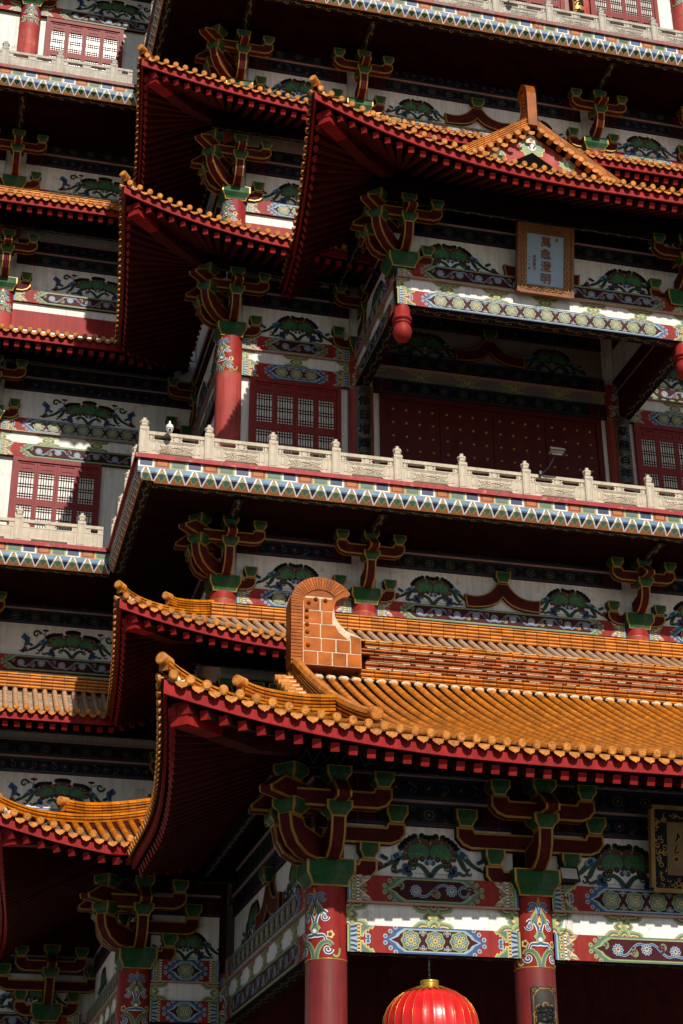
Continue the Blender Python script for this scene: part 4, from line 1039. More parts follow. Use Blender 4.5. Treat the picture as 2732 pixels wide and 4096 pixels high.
for z, st, lab, gr in ((24.44, STONE, 'lower', 'x'), (46.04, STONED, 'upper', 'y')):
    dx = 0 if z < 30 else -.05
    fr = [(5.24 + dx, 46.80)] + [(5.24 + dx + (13.9 - 5.24) * i / 4 if i < 5 else 13.9 + 2.31 * (i - 4) + dx, 46.80) for i in range(1, 12)]
    rt = [(5.24 + dx, 46.80)] + [(5.24 + dx, 46.80 + 1.95 * i) for i in range(1, 5)]
    balustrade(('pale carved stone balustrade of the middle balcony, in front of the studded door' if z < 30 else 'greyer weathered stone balustrade cut off by the top edge of the picture'), 'stone balustrades of the tower', [fr, rt], z, st)
    wg = [(5.24 + dx, 54.60)][:0] + [(4.95, 54.60, 0)] + [(4.0 - 2.28 * i, 54.60) for i in range(0, 6)]
    balustrade(('small pale balustrade of the wing below the half-shaded lattice window' if z < 30 else 'small weathered balustrade of the wing at upper left, below the topmost lattice window'), 'stone balustrades of the wing', [wg], z, st)

# ---- roofs of the tower
G2 = lambda b: .52 * b + .022 * b * b
def mid_roof(parent, z, Xc, Yc, U, F, xr, yl, T, Pn, vL, ridge=5, D=3.2, Lc=6.5, G2=G2):
    DL, D = D; E = Eave(Xc - DL, Yc - D, z, U, F, Lc, max(D, DL), G2)
    o = eave_roof(parent, E, xr - E.Xe, yl - E.Ye, lambda a: min(D - .42, a), lambda a: min(DL - .42, a), T, Pn, vL=yl - 3.0 - E.Ye, hip_from=D - .42)
    zt = z + G2(D - .45)
    wall_ridge(o, (Xc - .5, Yc - .60, zt - .03), (xr, Yc - .60, zt - .03), ridge); wall_ridge(o, (Xc - .60, Yc - .60, zt - .03), (Xc - .60, yl, zt - .03), ridge)
    return E, o
def wing_roof(parent, z, yw, x0, xv, T, Pn, ridge=5, D=3.2, G2=G2):
    E = Eave(x0, yw - D, z, 0, 0, 1, D, G2, corner=False)
    o = eave_roof(parent, E, xv + D - x0, None, lambda a: D - .42, None, T, Pn, vF=xv - x0, startF=0.)
    zt = z + G2(D - .45); wall_ridge(o, (x0, yw - .60, zt - .03), (8.2, yw - .60, zt - .03), ridge)
    return E, o
YV = YW - 3.2
G2b = lambda b: .57 * b + .025 * b * b
G3 = lambda b: .34 * b + .018 * b * b
for z, U, F, T, Pn, D, G, nr in ((18.42, .74, .98, DUSTY, PAND, (3.0, 3.0), G2b, 4), (33.83, .86, 1.15, DUSTY, PAND, (3.5, 2.8), G3, 2), (40.25, .30, 1.15, GLAZE, PAN, (3.15, 2.65), G2, 4), (55.2, .62, 1.05, GLAZE, PAN, (3.2, 3.0), G2, 5)):  # last entry: topmost roof out of view, added to shade the top storey
    E, o = mid_roof(tower, z, XC[0], YM, U, F, 31, YW, T, Pn, None, nr, D, G2=G)
    wing_roof(wing, z - (.05 if z < 20 else 0), YW, -12, XC[0] - D[0], T, Pn, nr, 3.0, G)
    purlin(tower, XC[0] - 1.1, YM - 1.02, 0, 24, z - .2, z + .95, .12)
    purlin(wing, -10, YW - 1.02, 0, 17.5, z - .2, z + .95, .12)

# ---- porch
GP = lambda b: .36 * b + .0165 * b * b
DP = 3.82
EP = Eave(5.18, 32.36, 10.68, .66, 1.10, 7.5, DP, GP, Lp=9.5)
YR = 41.35; DF = YR - 32.3
pr = eave_roof(porch, EP, 31 - 5.18, 44.2 + 3.3 - 32.3, lambda a: DF if a > DP else a, lambda a: min(a, DP), GLAZE, PAN, vL=44.2 - 32.3, hip_from=DP, single=True, hip_kw=dict(two=.40))
zr = EP.S(9, DF)
# back slope, gable wall and long ridge
B = MB(); B.face([(9.0, YR, zr), (31, YR, zr), (31, YR + 8.6, zr - 4.6), (9.0, YR + 8.6, zr - 4.6)], DUSTY); B.build('back_slope', pr)
B = MB(); gp = [(9.12, 32.3 + b, EP.S(9, b) - .22) for b in (3.3, 5, 7, DF)] + [(9.12, YR + 5.3, zr - 2.9)]
B.face([gp[0], gp[1], gp[2], gp[3], gp[4]], MAROON)
P = Paint(lambda u, q, v: (9.12 - .01 - q, YR + u, zr + v))
for i in range(6):
    u = -4.6 + i * .5; v = -2.75 + .48 * i - .04 * i
    for dz in (0, .35): P.poly(scal(u, v - .35 - dz, .2, 6, .1, 20), (BLUE, GREEN, LBLUE)[(i + int(dz * 3)) % 3], 1); P.disk(u, v - .35 - dz, .1, WHITE if i % 2 else NAVY, 2)
B.v += P.v; k = len(B.f); B.f += [tuple(j + 5 for j in f) for f in P.f]; B.m += [B.mi(P.mats[m]) for m in P.m]; B.t += P.t; B.sm += P.sm
B.build('gable_wall', pr)
B = MB(); n = 54; xs = [11.0 + i * .40 for i in range(n)]
path = [(x, YR, zr + .06) for x in xs]
for c in range(10):
    z = zr + .08 + c * .104; mm = RIDGEB if c not in (0, 1, 8, 9) else RIDGE
    sh = (.0, .13, .26)[(c // 2) % 3]
    sweep(B, [(x + sh, YR, z) for x in xs], .5 + .02 * (c % 2), 1, .088, mm, top_r=.012, tones=(.6, .6))
    if c % 2:
        for x in xs:
            if R.random() < .88:
                l = .2 + .25 * R.random(); x1 = x + R.random() * .2
                for s in (-1, 1): B.box(x1, x1 + l, YR + s * .262 - .012, YR + s * .262 + .012, z + .078, z + .078 + .018 + .02 * R.random(), MORTAR)
zt = zr + .08 + 10 * .104
sweep(B, [(x, YR, zt - .02) for x in xs], .46, 0, .1, GLAZE, top_r=.13)
sweep(B, [(x, YR, zr - .06) for x in xs], .60, 1, .10, GLAZE, top_r=.06)
rg = B.build('long_ridge', pr)
M_ = MB()
for i in range(60):
    x = 9.3 + PITCH * i; x = EP.Xe - EP.F + .12 + PITCH * (int((9.2 - EP.Xe + EP.F) / PITCH) + i + .5)
    lump(M_, (x, YR - .30, zr - .10), (.13, .07, .065), MORTAR, i)
M_.build('mortar_bedding', rg)
ornament(pr, lambda a, c, h: (8.97 + a, YR + c, 15.52 + h))
# vertical ridge down the gable edge, with its row of verge tiles
B = MB(); path = [(9.16, 32.3 + b, EP.S(9, b) + .06 + .10 * max(0, 1 - abs(b - .7)) * 0) for b in [DF - .25 - (DF - 1.0) * i / 26 for i in range(27)]]
path = [(x, y, z - .05) for x, y, z in path]; sweep(B, path, .24, 5, .098, GLAZE, top_r=.13)
d = Vector(path[-1]) - Vector(path[-2]); end_disk(B, Vector(path[-1]) + Vector((0, 0, .52)) + d.normalized() * .2, d, .15)
vr = B.build('gable_ridge', pr)
B = MB()
for i in range(12):
    b = DF - .5 - i * .40
    if b < DP - .1: break
    z = EP.S(9, b) + .03; r = .105; t = .75 + .4 * R.random()
    B.grid([[(x, 32.3 + b + r * cos(k), z + r * sin(k) - .04 * (x < 8.7)) for k in [2 * PI * j / 12 for j in range(12)]] for x in (9.05, 8.52)], GLAZE, closed=True, t=t)
    end_disk(B, (8.50, 32.3 + b, z - .03), (-1, 0, -.05), .115, t=t)
    B.face([(8.55, 32.3 + b + .2 + x, z + y) for x, y in ((-.13, .0), (-.09, -.09), (0, -.14), (.09, -.09), (.13, 0))], CAP, t)
B.build('verge_tiles', vr)
# porch frame
C1, C2, C3 = 8.75, 13.72, 23.5
ZF = 8.5
for i, x in enumerate((C1, C2, C3)): 
    column(porch, x, YF, -1.6, ZF - .33, r=.475, band=1.62, rz=-PI / 4 if i == 0 else 0)
    bracket_set(porch, x, YF, ZF, corner=(i == 0), tall=True, k=1.06)
for i, (a, b) in enumerate(((C1, C2), (C2, C3))):
    x0, x1 = a + .42, b - .42; L = x1 - x0
    bay(porch, x0, YF, 0, L, ZF, low=True, vine=(1, 0) if i == 0 else (0, 1), lot=[(L / 2, 1)] if i == 0 else [(2.0, -1), (L - 2.0, 1)], free=True, bst=(1, 0) if i == 0 else (0, 1), top=2, panel_top=1.25)
bay(porch, C1, YS - .4, -PI / 2, YS - YF - .85, ZF, low=True, vine=(0, 1), lot=[(2.9, -1), (8.2, 1)], free=True, bst=(0, 1), top=2, vee=(5.5,), panel_top=1.25)
purlin(porch, C1 - 1.2, YF - 1.08, 0, 20, 10.72, 11.45, .12, True); purlin(porch, C1 - 1.08, YS, -PI / 2, YS - YF + 1.2, 10.72, 11.45, .12)
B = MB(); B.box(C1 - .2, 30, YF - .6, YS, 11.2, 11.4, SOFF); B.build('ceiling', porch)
B = MB(); B.box(C1 + .1, 30, YS, YS + .3, -1.6, 15, BEAMRED); B.build('rear_wall', porch)

# ---- side porch at lower left
ES = Eave(5.86 - 3.65, 44.15, 10.75, .80, .95, 6.5, 5.8, lambda b: .46 * b + .0092 * b * b)
ts = lambda a: min(5.8, a)
so = eave_roof(sideh, ES, 5.18 + 5.8 - ES.Xe, 14, ts, ts, GLAZE, PAN, vF=5.18 - ES.Xe, hip_from=5.7, hip_kw=dict(two=.30))
purlin(sideh, 5.86 - 1.1, YS - 1.05, 0, 4.5, 10.6, 11.3, .12)
column(sideh, 5.9, YS, -1.6, ZF - .33, r=.475, band=1.62, rz=0)
column(sideh, 8.55, YS, -1.6, ZF - .33, r=.3, band=1.62)
column(sideh, 5.9, YW - .3, -1.6, ZF - .33, r=.47, band=1.62)
bracket_set(sideh, 5.9, YS, ZF, corner=True, tall=True, k=1.02)
bay(sideh, 6.32, YS, 0, 1.98, ZF, low=True, vine=(0, 0), lot=[(1.0, 1)], lk=.8, free=True, bst=(1, 0), top=1)
bay(sideh, 5.88, YW - .4, -PI / 2, YW - YS - .8, ZF, low=True, vine=(0, 1), lot=[(2.5, 1), (7.4, 1)], free=True, top=1)
bay(sideh, -8, YW - .05, 0, 13.4, ZF, low=True, vine=(1, 0), lot=[(11.6, 1), (8.0, 1)], free=False, top=1)
bracket_set(sideh, 4.2, YW - .05, ZF, tall=True); bracket_set(sideh, -1., YW - .05, ZF, tall=True)
B = MB(); B.box(5.9, 8.6, YS + .4, YS + .5, -1.6, 11, BEAMRED); B.build('rear_wall', sideh)
wing_roof(sideh, 10.75, YW, -12, ES.Xe, GLAZE, PAN)

# ---- canopy above the balcony doors
CX0, CX1, CY = 13.42, 23.68, 44.26
L = CX1 - CX0
bay(canopy, CX0 - .22, CY, 0, L + .44, L3, low=True, vine=(1, 0), lot=[(2.0, 1), (L - 1.7, -1)], vee=(L / 2 + .2,), free=True, bst=(1, 0), top=1)
bay(canopy, CX0 - .0 + .08, YM - .1, -PI / 2, YM - CY - .14, L3, low=True, vine=(0, 1), lot=[(2.6, 1)], free=True, bst=(0, 1), top=1)
bay(canopy, CX1 + .1, CY + .2, PI / 2, YM - CY - .3, L3, low=True, vine=(0, 1), lot=[(2.6, 1)], free=True, bst=(0, 1), top=1)
for x, c in ((CX0, True), (CX1, False)):
    bracket_set(canopy, x, CY, L3 + .0, corner=c)
    B = MB(); z = L3 - 1.75
    B.lathe([(.0, z - 1.32), (.05, z - 1.31), (.2, z - 1.26), (.29, z - 1.12), (.325, z - .95), (.30, z - .80), (.24, z - .69), (.25, z - .68), (.285, z - .65), (.285, z - .60), (.25, z - .57), (.25, z - .56), (.32, z - .54), (.345, z - .48), (.32, z - .41), (.275, z - .38), (.275, z + .0)], RED, 28)
    B.build('hanging_post', canopy, (x, CY - .04, 0))
B = MB(); B.box(CX0, CX1, CY, YM - .1, 33.6, 33.75, SOFF); B.build('ceiling', canopy)
DC = 3.3
EC = Eave(CX0 - 3.1, CY - 3.5, 33.60, 1.08, 1.10, 8.0, DC, G2, Lp=10.)
co = eave_roof(canopy, EC, 28.5 - EC.Xe, YM - EC.Ye - .2, lambda a: min(a, DC), lambda a: min(a, 8.4), GLAZE, PAN, hip_from=DC)
purlin(canopy, CX0 - 1.05, CY - 1.02, 0, L + 2.2, 33.4, 34.5, .12); purlin(canopy, CX0 - 1.02, YM, -PI / 2, YM - CY + 1.1, 33.4, 34.5, .12)
# gable facing the front
GX, GY = 18.55, 44.25
zb = EC.S(12, DC) - .25; za = 38.15; hw = (za - zb) / .70
B = MB(); B.face([(GX - hw, GY, zb), (GX + hw, GY, zb), (GX, GY, za)], FADED)
B.build('gable_wall', co)
P = Paint(lambda u, q, v: (GX + u, GY - .01 - q, za + v))
def lot2(x, y, k):
    P.poly(scal(x, y - .75 * k, .62 * k, 9, .09, 50, ry=.55 * k), TAN, 1); P.poly(scal(x, y - .75 * k, .57 * k, 9, .09, 50, ry=.50 * k), LGREEN, 2)
    P.poly(scal(x, y - .32 * k, .30 * k, 7, .1, 40, ry=.34 * k), TAN, 3); P.poly(scal(x, y - .32 * k, .24 * k, 7, .1, 40, ry=.27 * k), WHITE, 4)
    for s in (-1, 1): P.stroke(arc(x + s * .30 * k, y - .80 * k, .22 * k, 0, PI, 8), .06 * k, LBLUE, 5); pass
    P.disk(x, y - .66 * k, .22 * k, WHITE, 5, .26 * k); P.disk(x, y - .30 * k, .1 * k, ORANGE, 5); P.stroke(arc(x, y - .66 * k, .2 * k, .3, 2.8, 8), .04 * k, BLUE, 6)
lot2(0, -.08, .78); lot2(-1.35, -.80, .50); lot2(1.35, -.80, .50)
P.poly([(-1.0, -1.55), (0, -.88), (1.0, -1.55), (1.0, -2.6), (-1.0, -2.6)], VOID, 8)
P.build('gable_painting', co)
sr = []
T_ = MB(); Pn_ = MB()
for s in (-1, 1):
    # roof slope behind the verge and the raking ridge along it
    B = MB(); B.face([(GX, GY - .3, za + .12), (GX + s * (hw + .9), GY - .3, zb - .42), (GX + s * (hw + .9), YM, zb - .42), (GX, YM, za + .12)], GLAZE, .8)
    B.face([(GX, GY - .3, za + .02), (GX + s * (hw + .9), GY - .3, zb - .52), (GX + s * (hw + .9), YM, zb - .52), (GX, YM, za + .02)], SOFF)
    sl = B.build('gable_slope', co)
    B = MB(); n = 16; path = [(GX + s * (.18 + (hw + .55) * i / n), GY - .02, za + .17 - .70 * (.18 + (hw + .55) * i / n)) for i in range(n + 1)]
    sweep(B, path, .42, 5, .095, RIDGE, top_r=.09); B.build('raking_ridge', sl)
    B = MB()
    for i in range(15):
        x = GX + s * (.30 + .36 * i); z = za + .10 - .70 * (.30 + .36 * i); t = .75 + .4 * R.random()
        if z < zb - .1: break
        end_disk(B, (x, GY - .40, z), (0, -1, -.04), .125, t=t)
        B.face([(x + .18 + a, GY - .36, z - .11 + b) for a, b in ((-.15, .05), (-.11, -.08), (0, -.13), (.11, -.08), (.15, .05))], CAP, t)
    B.build('verge_tiles', sl)
wall_ridge(co, (GX, GY + 1.5, za + .1), (GX, YM, za + .1), 4, .12, .4, RIDGE)
ornament(co, lambda a, c, h: (GX + c, GY - .32 + a * .55, za + .18 + h * .80), .36)

# ---- things hung on or standing by the building
def glyphs(parent, s, x, y, z, size, step, m, M, ext=.012, bold=.0):
    """upright characters, one mesh each, set one below the other; M maps local (u, out, v)"""
    for i, ch in enumerate(s):
        cu = bpy.data.curves.new('glyph', 'FONT'); cu.body = ch; cu.size = size; cu.extrude = ext; cu.offset = bold; cu.align_x = 'CENTER'; cu.resolution_u = 3
        o = bpy.data.objects.new('glyph', cu); COL.objects.link(o); bpy.context.view_layer.update()
        me = bpy.data.meshes.new_from_object(o.evaluated_get(bpy.context.evaluated_depsgraph_get())); bpy.data.objects.remove(o); bpy.data.curves.remove(cu)
        me.materials.clear(); me.materials.append(m)
        for v in me.vertices: v.co = Vector(M(v.co.x + x, y + ext + v.co.z, v.co.y + z - step * i))
        me.update(); c = bpy.data.objects.new('character', me); COL.objects.link(c); c.parent = parent
# blue-grey plaque on the canopy
W, H = 1.98, 2.52
B = MB(); f = .30
for a in (rect(-W / 2, W / 2, 0, f), rect(-W / 2, W / 2, H - f, H), rect(-W / 2, -W / 2 + f, f, H - f), rect(W / 2 - f, W / 2, f, H - f)):
    B.box(a[0][0], a[1][0], -.10, .10, a[0][1], a[2][1], FRAMEW)
def fret(u0, u1, v0, v1, ver):
    n = int((v1 - v0 if ver else u1 - u0) / .22)
    for i in range(n):
        for k in range(3):
            if ver: a = v0 + (v1 - v0) * (i + (.5 if k % 2 else 0)) / n; B.box(u0 + k * .06, u0 + k * .06 + .022, -.125, -.10, a + .01, min(v1, a + .18), GOLD); B.box(u0 + k * .06, min(u1, u0 + k * .06 + .06), -.123, -.10, a, a + .02, FRAMEW)
            else: a = u0 + (u1 - u0) * (i + (.5 if k % 2 else 0)) / n; B.box(a + .01, min(u1, a + .18), -.125, -.10, v0 + k * .06, v0 + k * .06 + .022, FRAMEW); B.box(a, a + .02, -.123, -.10, v0 + k * .06, min(v1, v0 + k * .06 + .06), GOLD)
fret(-W / 2 + .12, -W / 2 + f, .12, H - .12, True); fret(W / 2 - f + .02, W / 2 - .12, .12, H - .12, True); fret(-W / 2 + f, W / 2 - f, .10, f, False); fret(-W / 2 + f, W / 2 - f, H - f + .02, H - .12, False)
for s in (-1, 1): B.box(s * W / 2 - .05, s * W / 2 + .05, -.14, .10, -.03, H + .03, FRAMEW)
B.box(-W / 2 + .05, W / 2 - .05, -.138, .10, -.05, .045, FRAMEW); B.box(-W / 2 + .05, W / 2 - .05, -.138, .10, H - .04, H + .05, FRAMEW)
pl = tag(B.build('name_plaque', None, (18.45, CY - .45, L3 - .70), 0), 'blue-grey plaque with four large characters in carved brown frame on the canopy front', 'plaque')
pl.rotation_mode = 'XYZ'; pl.matrix_basis = pl.matrix_basis @ Matrix.Rotation(rad(11), 4, 'X'); WM[pl] = pl.matrix_basis.copy()
B = MB(); B.box(-W / 2 + f, W / 2 - f, -.055, .05, f, H - f, SLATE)
c = bpy.data.objects.new('sign_field', mesh_of(B, 'sign_field')); COL.objects.link(c); c.parent = pl
idm = lambda u, q, v: (u, -q, v)
glyphs(pl, '萬象澄明', .02, .056, 1.80, .41, .455, FRAMEW, idm, .018, .002)
glyphs(pl, '庚寅夏月', -.40, .056, 1.30, .15, .15, FRAMEW, idm, .006)
S = MB(); S.box(-.62, -.54, -.062, -.05, .86, .94, FRAMEW)
Pq = Paint(lambda u, q, v: (u, -.058 - q, v))
for i, (x, y) in enumerate(((-.58, 1.3), (-.57, 1.18), (-.58, 1.06), (-.57, .96))): Pq.curl(x, y, .05, i * 1.3, .7, 1, .02, FRAMEW, FRAMEW, 1, 8)
Pq.disk(.42, 2.08, .05, FRAMEW, 1, .08)
S.v += Pq.v; b0 = 8 * 3; k = 24; S.f += [tuple(j + k for j in f_) for f_ in Pq.f]; S.m += [0] * len(Pq.f); S.t += Pq.t; S.sm += Pq.sm
c = bpy.data.objects.new('small_signature', mesh_of(S, 'small_signature')); COL.objects.link(c); c.parent = pl
# black and gold plaque of the porch, cut by the frame
W, H = 4.1, 1.95; B = MB()
B.box(-W / 2, W / 2, -.06, .06, 0, H, BLACK)
for a in (rect(-W / 2, W / 2, -.05, .05), rect(-W / 2, W / 2, H - .05, H + .05)): B.box(a[0][0], a[1][0], -.10, .06, a[0][1], a[2][1], DULLGOLD)
for s in (-1, 1): B.box(s * W / 2 - .05, s * W / 2 + .05, -.10, .06, .05, H - .05, DULLGOLD)
pq = tag(B.build('name_plaque', None, (18.62, YF - .62, 8.42)), 'black and gold framed plaque with brown field under the porch eave, right edge', 'plaque')
pq.matrix_basis = pq.matrix_basis @ Matrix.Rotation(rad(9), 4, 'X'); WM[pq] = pq.matrix_basis.copy()
P = Paint(lambda u, q, v: (u, -.06 - q, v))
P.rect(-W / 2 + .38, W / 2 - .38, .36, H - .34, BRONZE, 1)
rr = random.Random(3)
def scrolls(u0, u1, v0, v1):
    n = int((u1 - u0) * (v1 - v0) / .012)
    for i in range(n):
        x, y = u0 + .03 + (u1 - u0 - .06) * rr.random(), v0 + .03 + (v1 - v0 - .06) * rr.random(); P.stroke(arc(x, y, .03 + .03 * rr.random(), rr.random() * 6, rr.random() * 6 + 3, 6), .016, GOLD, 1)
scrolls(-W / 2 + .05, -W / 2 + .35, .05, H - .05); scrolls(W / 2 - .35, W / 2 - .05, .05, H - .05); scrolls(-W / 2 + .38, W / 2 - .38, .05, .33); scrolls(-W / 2 + .38, W / 2 - .38, H - .31, H - .05)
def brush(pts, w):
    P.stroke(pts, w + .03, GOLD, 2); P.stroke(pts, w, BLACK, 3)
x = -W / 2 + .62
brush([(x + .05, 1.36), (x + .03, 1.24), (x - .02, 1.16)], .05); brush([(x - .05, 1.28), (x - .06, 1.2)], .03); brush(arc(x + .05, 1.27, .04, -1, 4, 8), .03); brush([(x + .02, 1.06), (x - .02, .98), (x - .05, .92), (x, .88), (x + .06, .92)], .04)
P.rect(x - .07, x + .05, .68, .80, GOLD, 2); P.rect(x - .055, x + .035, .695, .785, MAROON, 3)
x = -W / 2 + 1.12
brush([(x, 1.44), (x + .12, 1.47), (x + .3, 1.48)], .13); brush([(x + .03, 1.36), (x + .01, 1.1), (x + .0, .85), (x + .02, .72)], .12); brush([(x + .16, 1.2), (x + .3, 1.2)], .07); brush([(x + .16, .98), (x + .3, .98)], .07); brush([(x + .38, 1.44), (x + .4, 1.1), (x + .4, .72)], .12)
P.disk(-W / 2 + .8, .0, .11, GOLD, 14, .08)
P.v = P.v; c = bpy.data.objects.new('sign_field', mesh_of(P, 'sign_field')); COL.objects.link(c); c.parent = pq

# couplet boards on columns
def couplet(x, y, r, z0, z1, text, label, gold=False, ha=.62):
    t = MB(); bm = GOLD if gold else BOARD; n = 12
    ang = [(-ha + 2 * ha * i / n) for i in range(n + 1)]
    f = lambda a, q, z: ((r + q) * sin(a), -(r + q) * cos(a), z)
    t.grid([[f(a, .05, z0) for a in ang], [f(a, .05, z1) for a in ang]], bm); t.grid([[f(a, .0, z1) for a in ang], [f(a, .05, z1) for a in ang]], bm, sm=False); t.grid([[f(a, .0, z0) for a in ang], [f(a, .05, z0) for a in ang]], bm, sm=False)
    for a in (-ha, ha): t.face([f(a, 0, z0), f(a, .05, z0), f(a, .05, z1), f(a, 0, z1)], bm)
    o = tag(t.build('couplet_board', None, (x, y, 0)), label, 'couplet board', 'couplet boards on the columns')
    P = Paint(lambda u, q, v: f(u / r, .05 + q, v)); w = ha * r; m = GOLD if not gold else BROWN
    for s in (-1, 1): P.stroke([(s * (w - .04), z0), (s * (w - .04), z1 - .22), (s * (w - .12), z1 - .12), (s * (w - .18), z1 - .05), (0, z1 - .05)], .014, m, 1); P.curl(s * (w - .07), z1 - .08, .06, 0, 1.2, s, .02, GOLD, GOLD, 1, 10)
    st = .62
    for i in range(len(text)):
        zc = z1 - .62 - st * 1.02 * i
        for k in range(8):
            a = k * PI / 4
            if not (i % 2): P.stroke(arc(.20 * cos(a), zc + .20 * sin(a), .06, a - 2, a + 2, 7), .018, m, 1)
    P.build('gilt_border', o, (x, y, 0))
    glyphs(o, text, 0, .055, z1 - .78, .42, st * .95, BLACK, lambda u, q, v: f(u / r, q, v), .012, .006)
    return o
couplet(C2 + .02, YF, .475, -1.6 + 2.2, 6.12, '超光普照', 'dark couplet board with gilt roundels on the porch column right of the red lantern', ha=.60)
couplet(XC[1], YM, .47, 24.9, 29.75, '佛日增輝法輪常轉', 'dark gilt couplet board left of the studded door on the middle balcony', ha=.62)
couplet(XC[2], YM, .47, 24.9, 29.75, '莊嚴百年香', 'dark gilt couplet board right of the studded door on the middle balcony', ha=.62)
couplet(XC[2] - .2, YM, .47, 46.4, 51.6, '妙法有情皆有', 'bright gold couplet board at the top edge, left of the uppermost lattice window', True, .55)

# lantern
LX, LY = 11.12, YF - .15
B = MB(); n = 28
prof = [(.30, 6.05), (.42, 6.00), (.62, 5.92), (.80, 5.80), (.95, 5.62), (1.04, 5.42), (1.085, 5.18), (1.08, 4.95), (1.02, 4.70), (.92, 4.48), (.78, 4.30), (.58, 4.16), (.34, 4.08)]
rows = []
for r, z in prof:
    rows.append([(r * (1 - .020 * abs(sin(n / 2 * t)) ** .6 + .010) * cos(t), r * (1 - .020 * abs(sin(n / 2 * t)) ** .6 + .010) * sin(t), z) for t in [2 * PI * i / (n * 6) for i in range(n * 6)]])
B.grid(rows, SILK, closed=True)
la = tag(B.build('red_lantern', None, (LX, LY, 0)), 'big round red silk lantern with gilt collar hanging under the porch beam', 'lantern')
B = MB(); B.lathe([(.21, 6.02), (.21, 6.08), (.19, 6.085), (.21, 6.10), (.21, 6.14), (.19, 6.145), (.21, 6.16), (.21, 6.20), (.19, 6.21), (0, 6.215)], GILT, 28); B.build('gilt_collar', la, (LX, LY, 0))
B = MB(); B.lathe([(.20, 6.075), (.33, 6.06), (.46, 6.0)], GILT, 40); 
for i in range(24):
    t = 2 * PI * i / 24; B.face([(q * cos(t + d), q * sin(t + d), z) for q, d, z in ((.45, -.10, 6.013), (.60, -.06, 5.955), (.66, 0, 5.93), (.60, .06, 5.955), (.45, .10, 6.013))], GILT)
B.build('gilt_cloud_trim', la, (LX, LY, 0))
B = MB()
for i in range(n):
    t = 2 * PI * i / n; B.tube([((r + .012) * cos(t), (r + .012) * sin(t), z) for r, z in prof], .004, GILT, 5, cap=False)
B.build('gilt_ribs', la, (LX, LY, 0))
B = MB(); B.lathe([(.36, 4.09), (.30, 4.0), (.28, 3.9), (0, 3.9)], GILT, 24); B.build('gilt_base', la, (LX, LY, 0))
B = MB()
for i in range(9):
    z = 6.24 + i * .055; a = (i % 2) * PI / 2
    B.tube([(.022 * cos(k) * cos(a), .022 * cos(k) * sin(a), z + .036 * sin(k)) for k in [2 * PI * j / 10 for j in range(11)]], .006, STEEL, 5, cap=False)
B.build('chain', la, (LX, LY, 0))

# flood lamps and cameras
def flood(x, y, z, rx, label, arm=False, rz=0.):
    B = MB(); w, h = (.24, .17) if not arm else (.27, .13)
    B.box(-w, w, -.035, .05, -h, h, PLASTB if arm else STEEL); B.box(-w - .02, w + .02, -.05, -.02, -h - .02, h + .02, PLASTB)
    for i in range(7): B.box(-w + .06 * i + .02, -w + .06 * i + .035, .05, .10, -h + .02, h - .02, PLASTB)
    o = thing('flood_lamp', label, 'lamp', (x, y, z), 'flood lamps', mesh_of(B, 'flood_lamp'), rz, rx)
    G = MB(); G.box(-w + .035, w - .035, -.056, -.051, -h + .04, h - .03, LENSG); c = bpy.data.objects.new('lamp_glass', mesh_of(G, 'lamp_glass')); COL.objects.link(c); c.parent = o
    return o
fl = flood(14.55, YF - .42, 8.72, rad(-16), 'grey square flood lamp beside the second porch column, under the brackets', rz=rad(4))
B = MB(); B.beam((14.45, YF - .05, 8.55), (14.45, YF - .40, 8.60), .04, .04, STEEL); B.build('lamp_bracket', fl)
fl = flood(19.42, 46.02, 25.98, rad(74), 'black flood lamp on a bent arm over the pale stone railing', True)
B = MB(); B.tube([(19.42, 46.05, 25.90), (19.20, 46.35, 25.45), (18.95, 46.66, 25.25)], .022, STEEL, 6); B.box(19.22, 19.62, 46.0, 46.03, 25.84, 25.87, STEEL); B.box(19.22, 19.24, 46.0, 46.03, 25.84, 25.98, STEEL); B.box(19.60, 19.62, 46.0, 46.03, 25.84, 25.98, STEEL); B.box(18.98, 19.08, 46.6, 46.68, 25.34, 25.46, STEEL); B.build('lamp_arm', fl)
def dome_cam(x, y, z, label, m):
    B = MB(); B.lathe([(0, .30), (.03, .29), (.035, .20), (.06, .18), (.11, .13), (.13, .05), (.135, .0), (.115, -.01)], m, 20)
    o = tag(B.build('dome_camera', None, (x, y, z)), label, 'camera', 'dome cameras on the railings')
    C = MB(); C.lathe([(.112, -.01), (.11, -.07), (.08, -.13), (.04, -.155), (0, -.16)], PLASTW if m is PLASTW else PLASTB, 20); C.build('camera_ball', o, (x, y, z))
    D = MB(); D.grid([[(x_ * r, -.095 - d, -.07 + z_ * r) for x_, z_ in [(cos(k), sin(k)) for k in [2 * PI * j / 12 for j in range(12)]]] for r, d in ((.045, 0), (.04, .02), (.002, .022))], PLASTB, closed=True)
    for sx in (-.075, .075): D.box(sx - .012, sx + .012, -.095, -.06, -.06, -.035, PLASTB)
    D.build('lens', o, (x, y, z))
    E_ = MB(); E_.tube([(0, 0, .18), (0, .16, .10), (0, .30, .06)], .02, m, 6); E_.build('wall_arm', o, (x, y, z))
    return o
dome_cam(6.03, 46.42, 25.36, 'white dome camera on the pale stone railing near the balcony corner', PLASTW)
dome_cam(19.05, 46.40, 46.86, 'black dome camera on the weathered railing at the top edge', PLASTB)
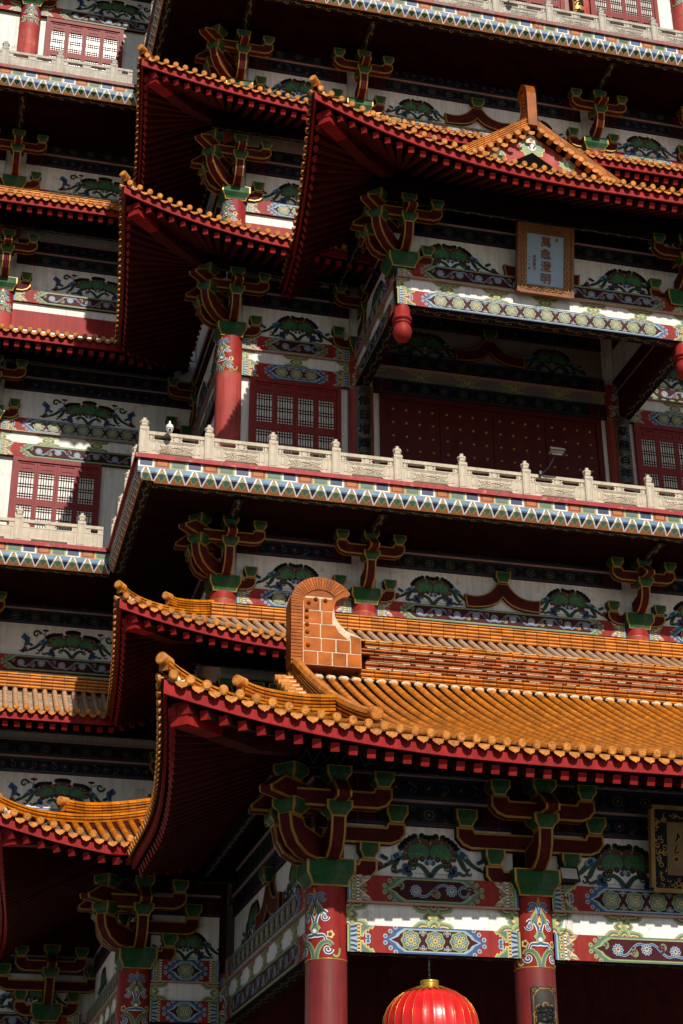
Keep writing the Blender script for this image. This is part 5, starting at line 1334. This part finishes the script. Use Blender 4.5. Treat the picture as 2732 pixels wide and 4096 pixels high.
# cables and dry weeds
B = MB(); B.tube([(14.42, YF - .36, 8.55), (14.44, YF - .34, 8.2), (14.50, YF - .33, 7.75), (14.44, YF - .32, 7.45), (14.28, YF - .31, 7.30), (14.22, YF - .32, 7.36)], .010, PLASTB, 6)
tag(B.build('cable', None), 'loose black cable hanging from the flood lamp across the porch beam', 'cable')
B = MB(); B.tube([(20.0, 46.50, 45.9), (20.15, 46.48, 45.75), (20.17, 46.48, 45.3), (20.15, 46.62, 45.0)], .010, PLASTB, 5)
tag(B.build('cable', None), 'thin black cable running down the painted edge of the top balcony', 'cable')
B = MB(); rr = random.Random(9)
for i in range(46):
    x = 5.75 + .45 * rr.random(); h = .10 + .22 * rr.random(); dx, dy = rr.uniform(-.12, .12), rr.uniform(-.12, .02)
    B.tube([(x, 46.62, 24.46), (x + dx * .4, 46.62 + dy * .4, 24.46 + h * .6), (x + dx, 46.62 + dy, 24.46 + h)], .006, STRAW, 4, r1=.002, cap=False)
tag(B.build('dry_weed', None), 'tuft of dry weeds growing at the foot of the railing near the balcony corner', 'plant')

# ------------------------------------------------------------------ light, sky, camera
d = Vector((-.105, 1., -.80)).normalized()
sun = bpy.data.lights.new('sun', 'SUN'); sun.energy = 4.8; sun.angle = rad(.53); sun.color = (1., .93, .82)
so_ = bpy.data.objects.new('sun', sun); COL.objects.link(so_); so_.rotation_mode = 'QUATERNION'; so_.rotation_quaternion = d.to_track_quat('-Z', 'Y')
w = bpy.data.worlds.new('World'); SC.world = w; w.use_nodes = True; nt = w.node_tree
sk = nt.nodes.new('ShaderNodeTexSky'); sk.sky_type = 'NISHITA'; sk.sun_disc = False
sk.sun_elevation = math.asin(-d.z); sk.sun_rotation = math.atan2(-d.x, -d.y)
nt.links.new(sk.outputs['Color'], nt.nodes['Background'].inputs['Color']); nt.nodes['Background'].inputs['Strength'].default_value = .062
pitch, yaw, roll = .447424007, .249567238, -.00643478409
cam = bpy.data.cameras.new('camera'); co_ = bpy.data.objects.new('camera', cam); COL.objects.link(co_); SC.camera = co_
cam.sensor_fit = 'VERTICAL'; cam.sensor_height = 36; cam.lens = 56.66445; cam.clip_end = 3000; cam.clip_start = .1
fw = Vector((sin(yaw) * cos(pitch), cos(yaw) * cos(pitch), sin(pitch))); rt = Vector((cos(yaw), -sin(yaw), 0)); up = rt.cross(fw)
r_ = cos(roll) * rt + sin(roll) * up; u_ = -sin(roll) * rt + cos(roll) * up
Mx = Matrix((r_, u_, -fw)).transposed().to_4x4(); co_.matrix_world = Mx
SC.view_settings.view_transform = 'Standard'; SC.view_settings.look = 'None'; SC.view_settings.exposure = .05; SC.view_settings.gamma = 1
SC.cycles.max_bounces = 6; SC.cycles.diffuse_bounces = 1; SC.cycles.glossy_bounces = 2
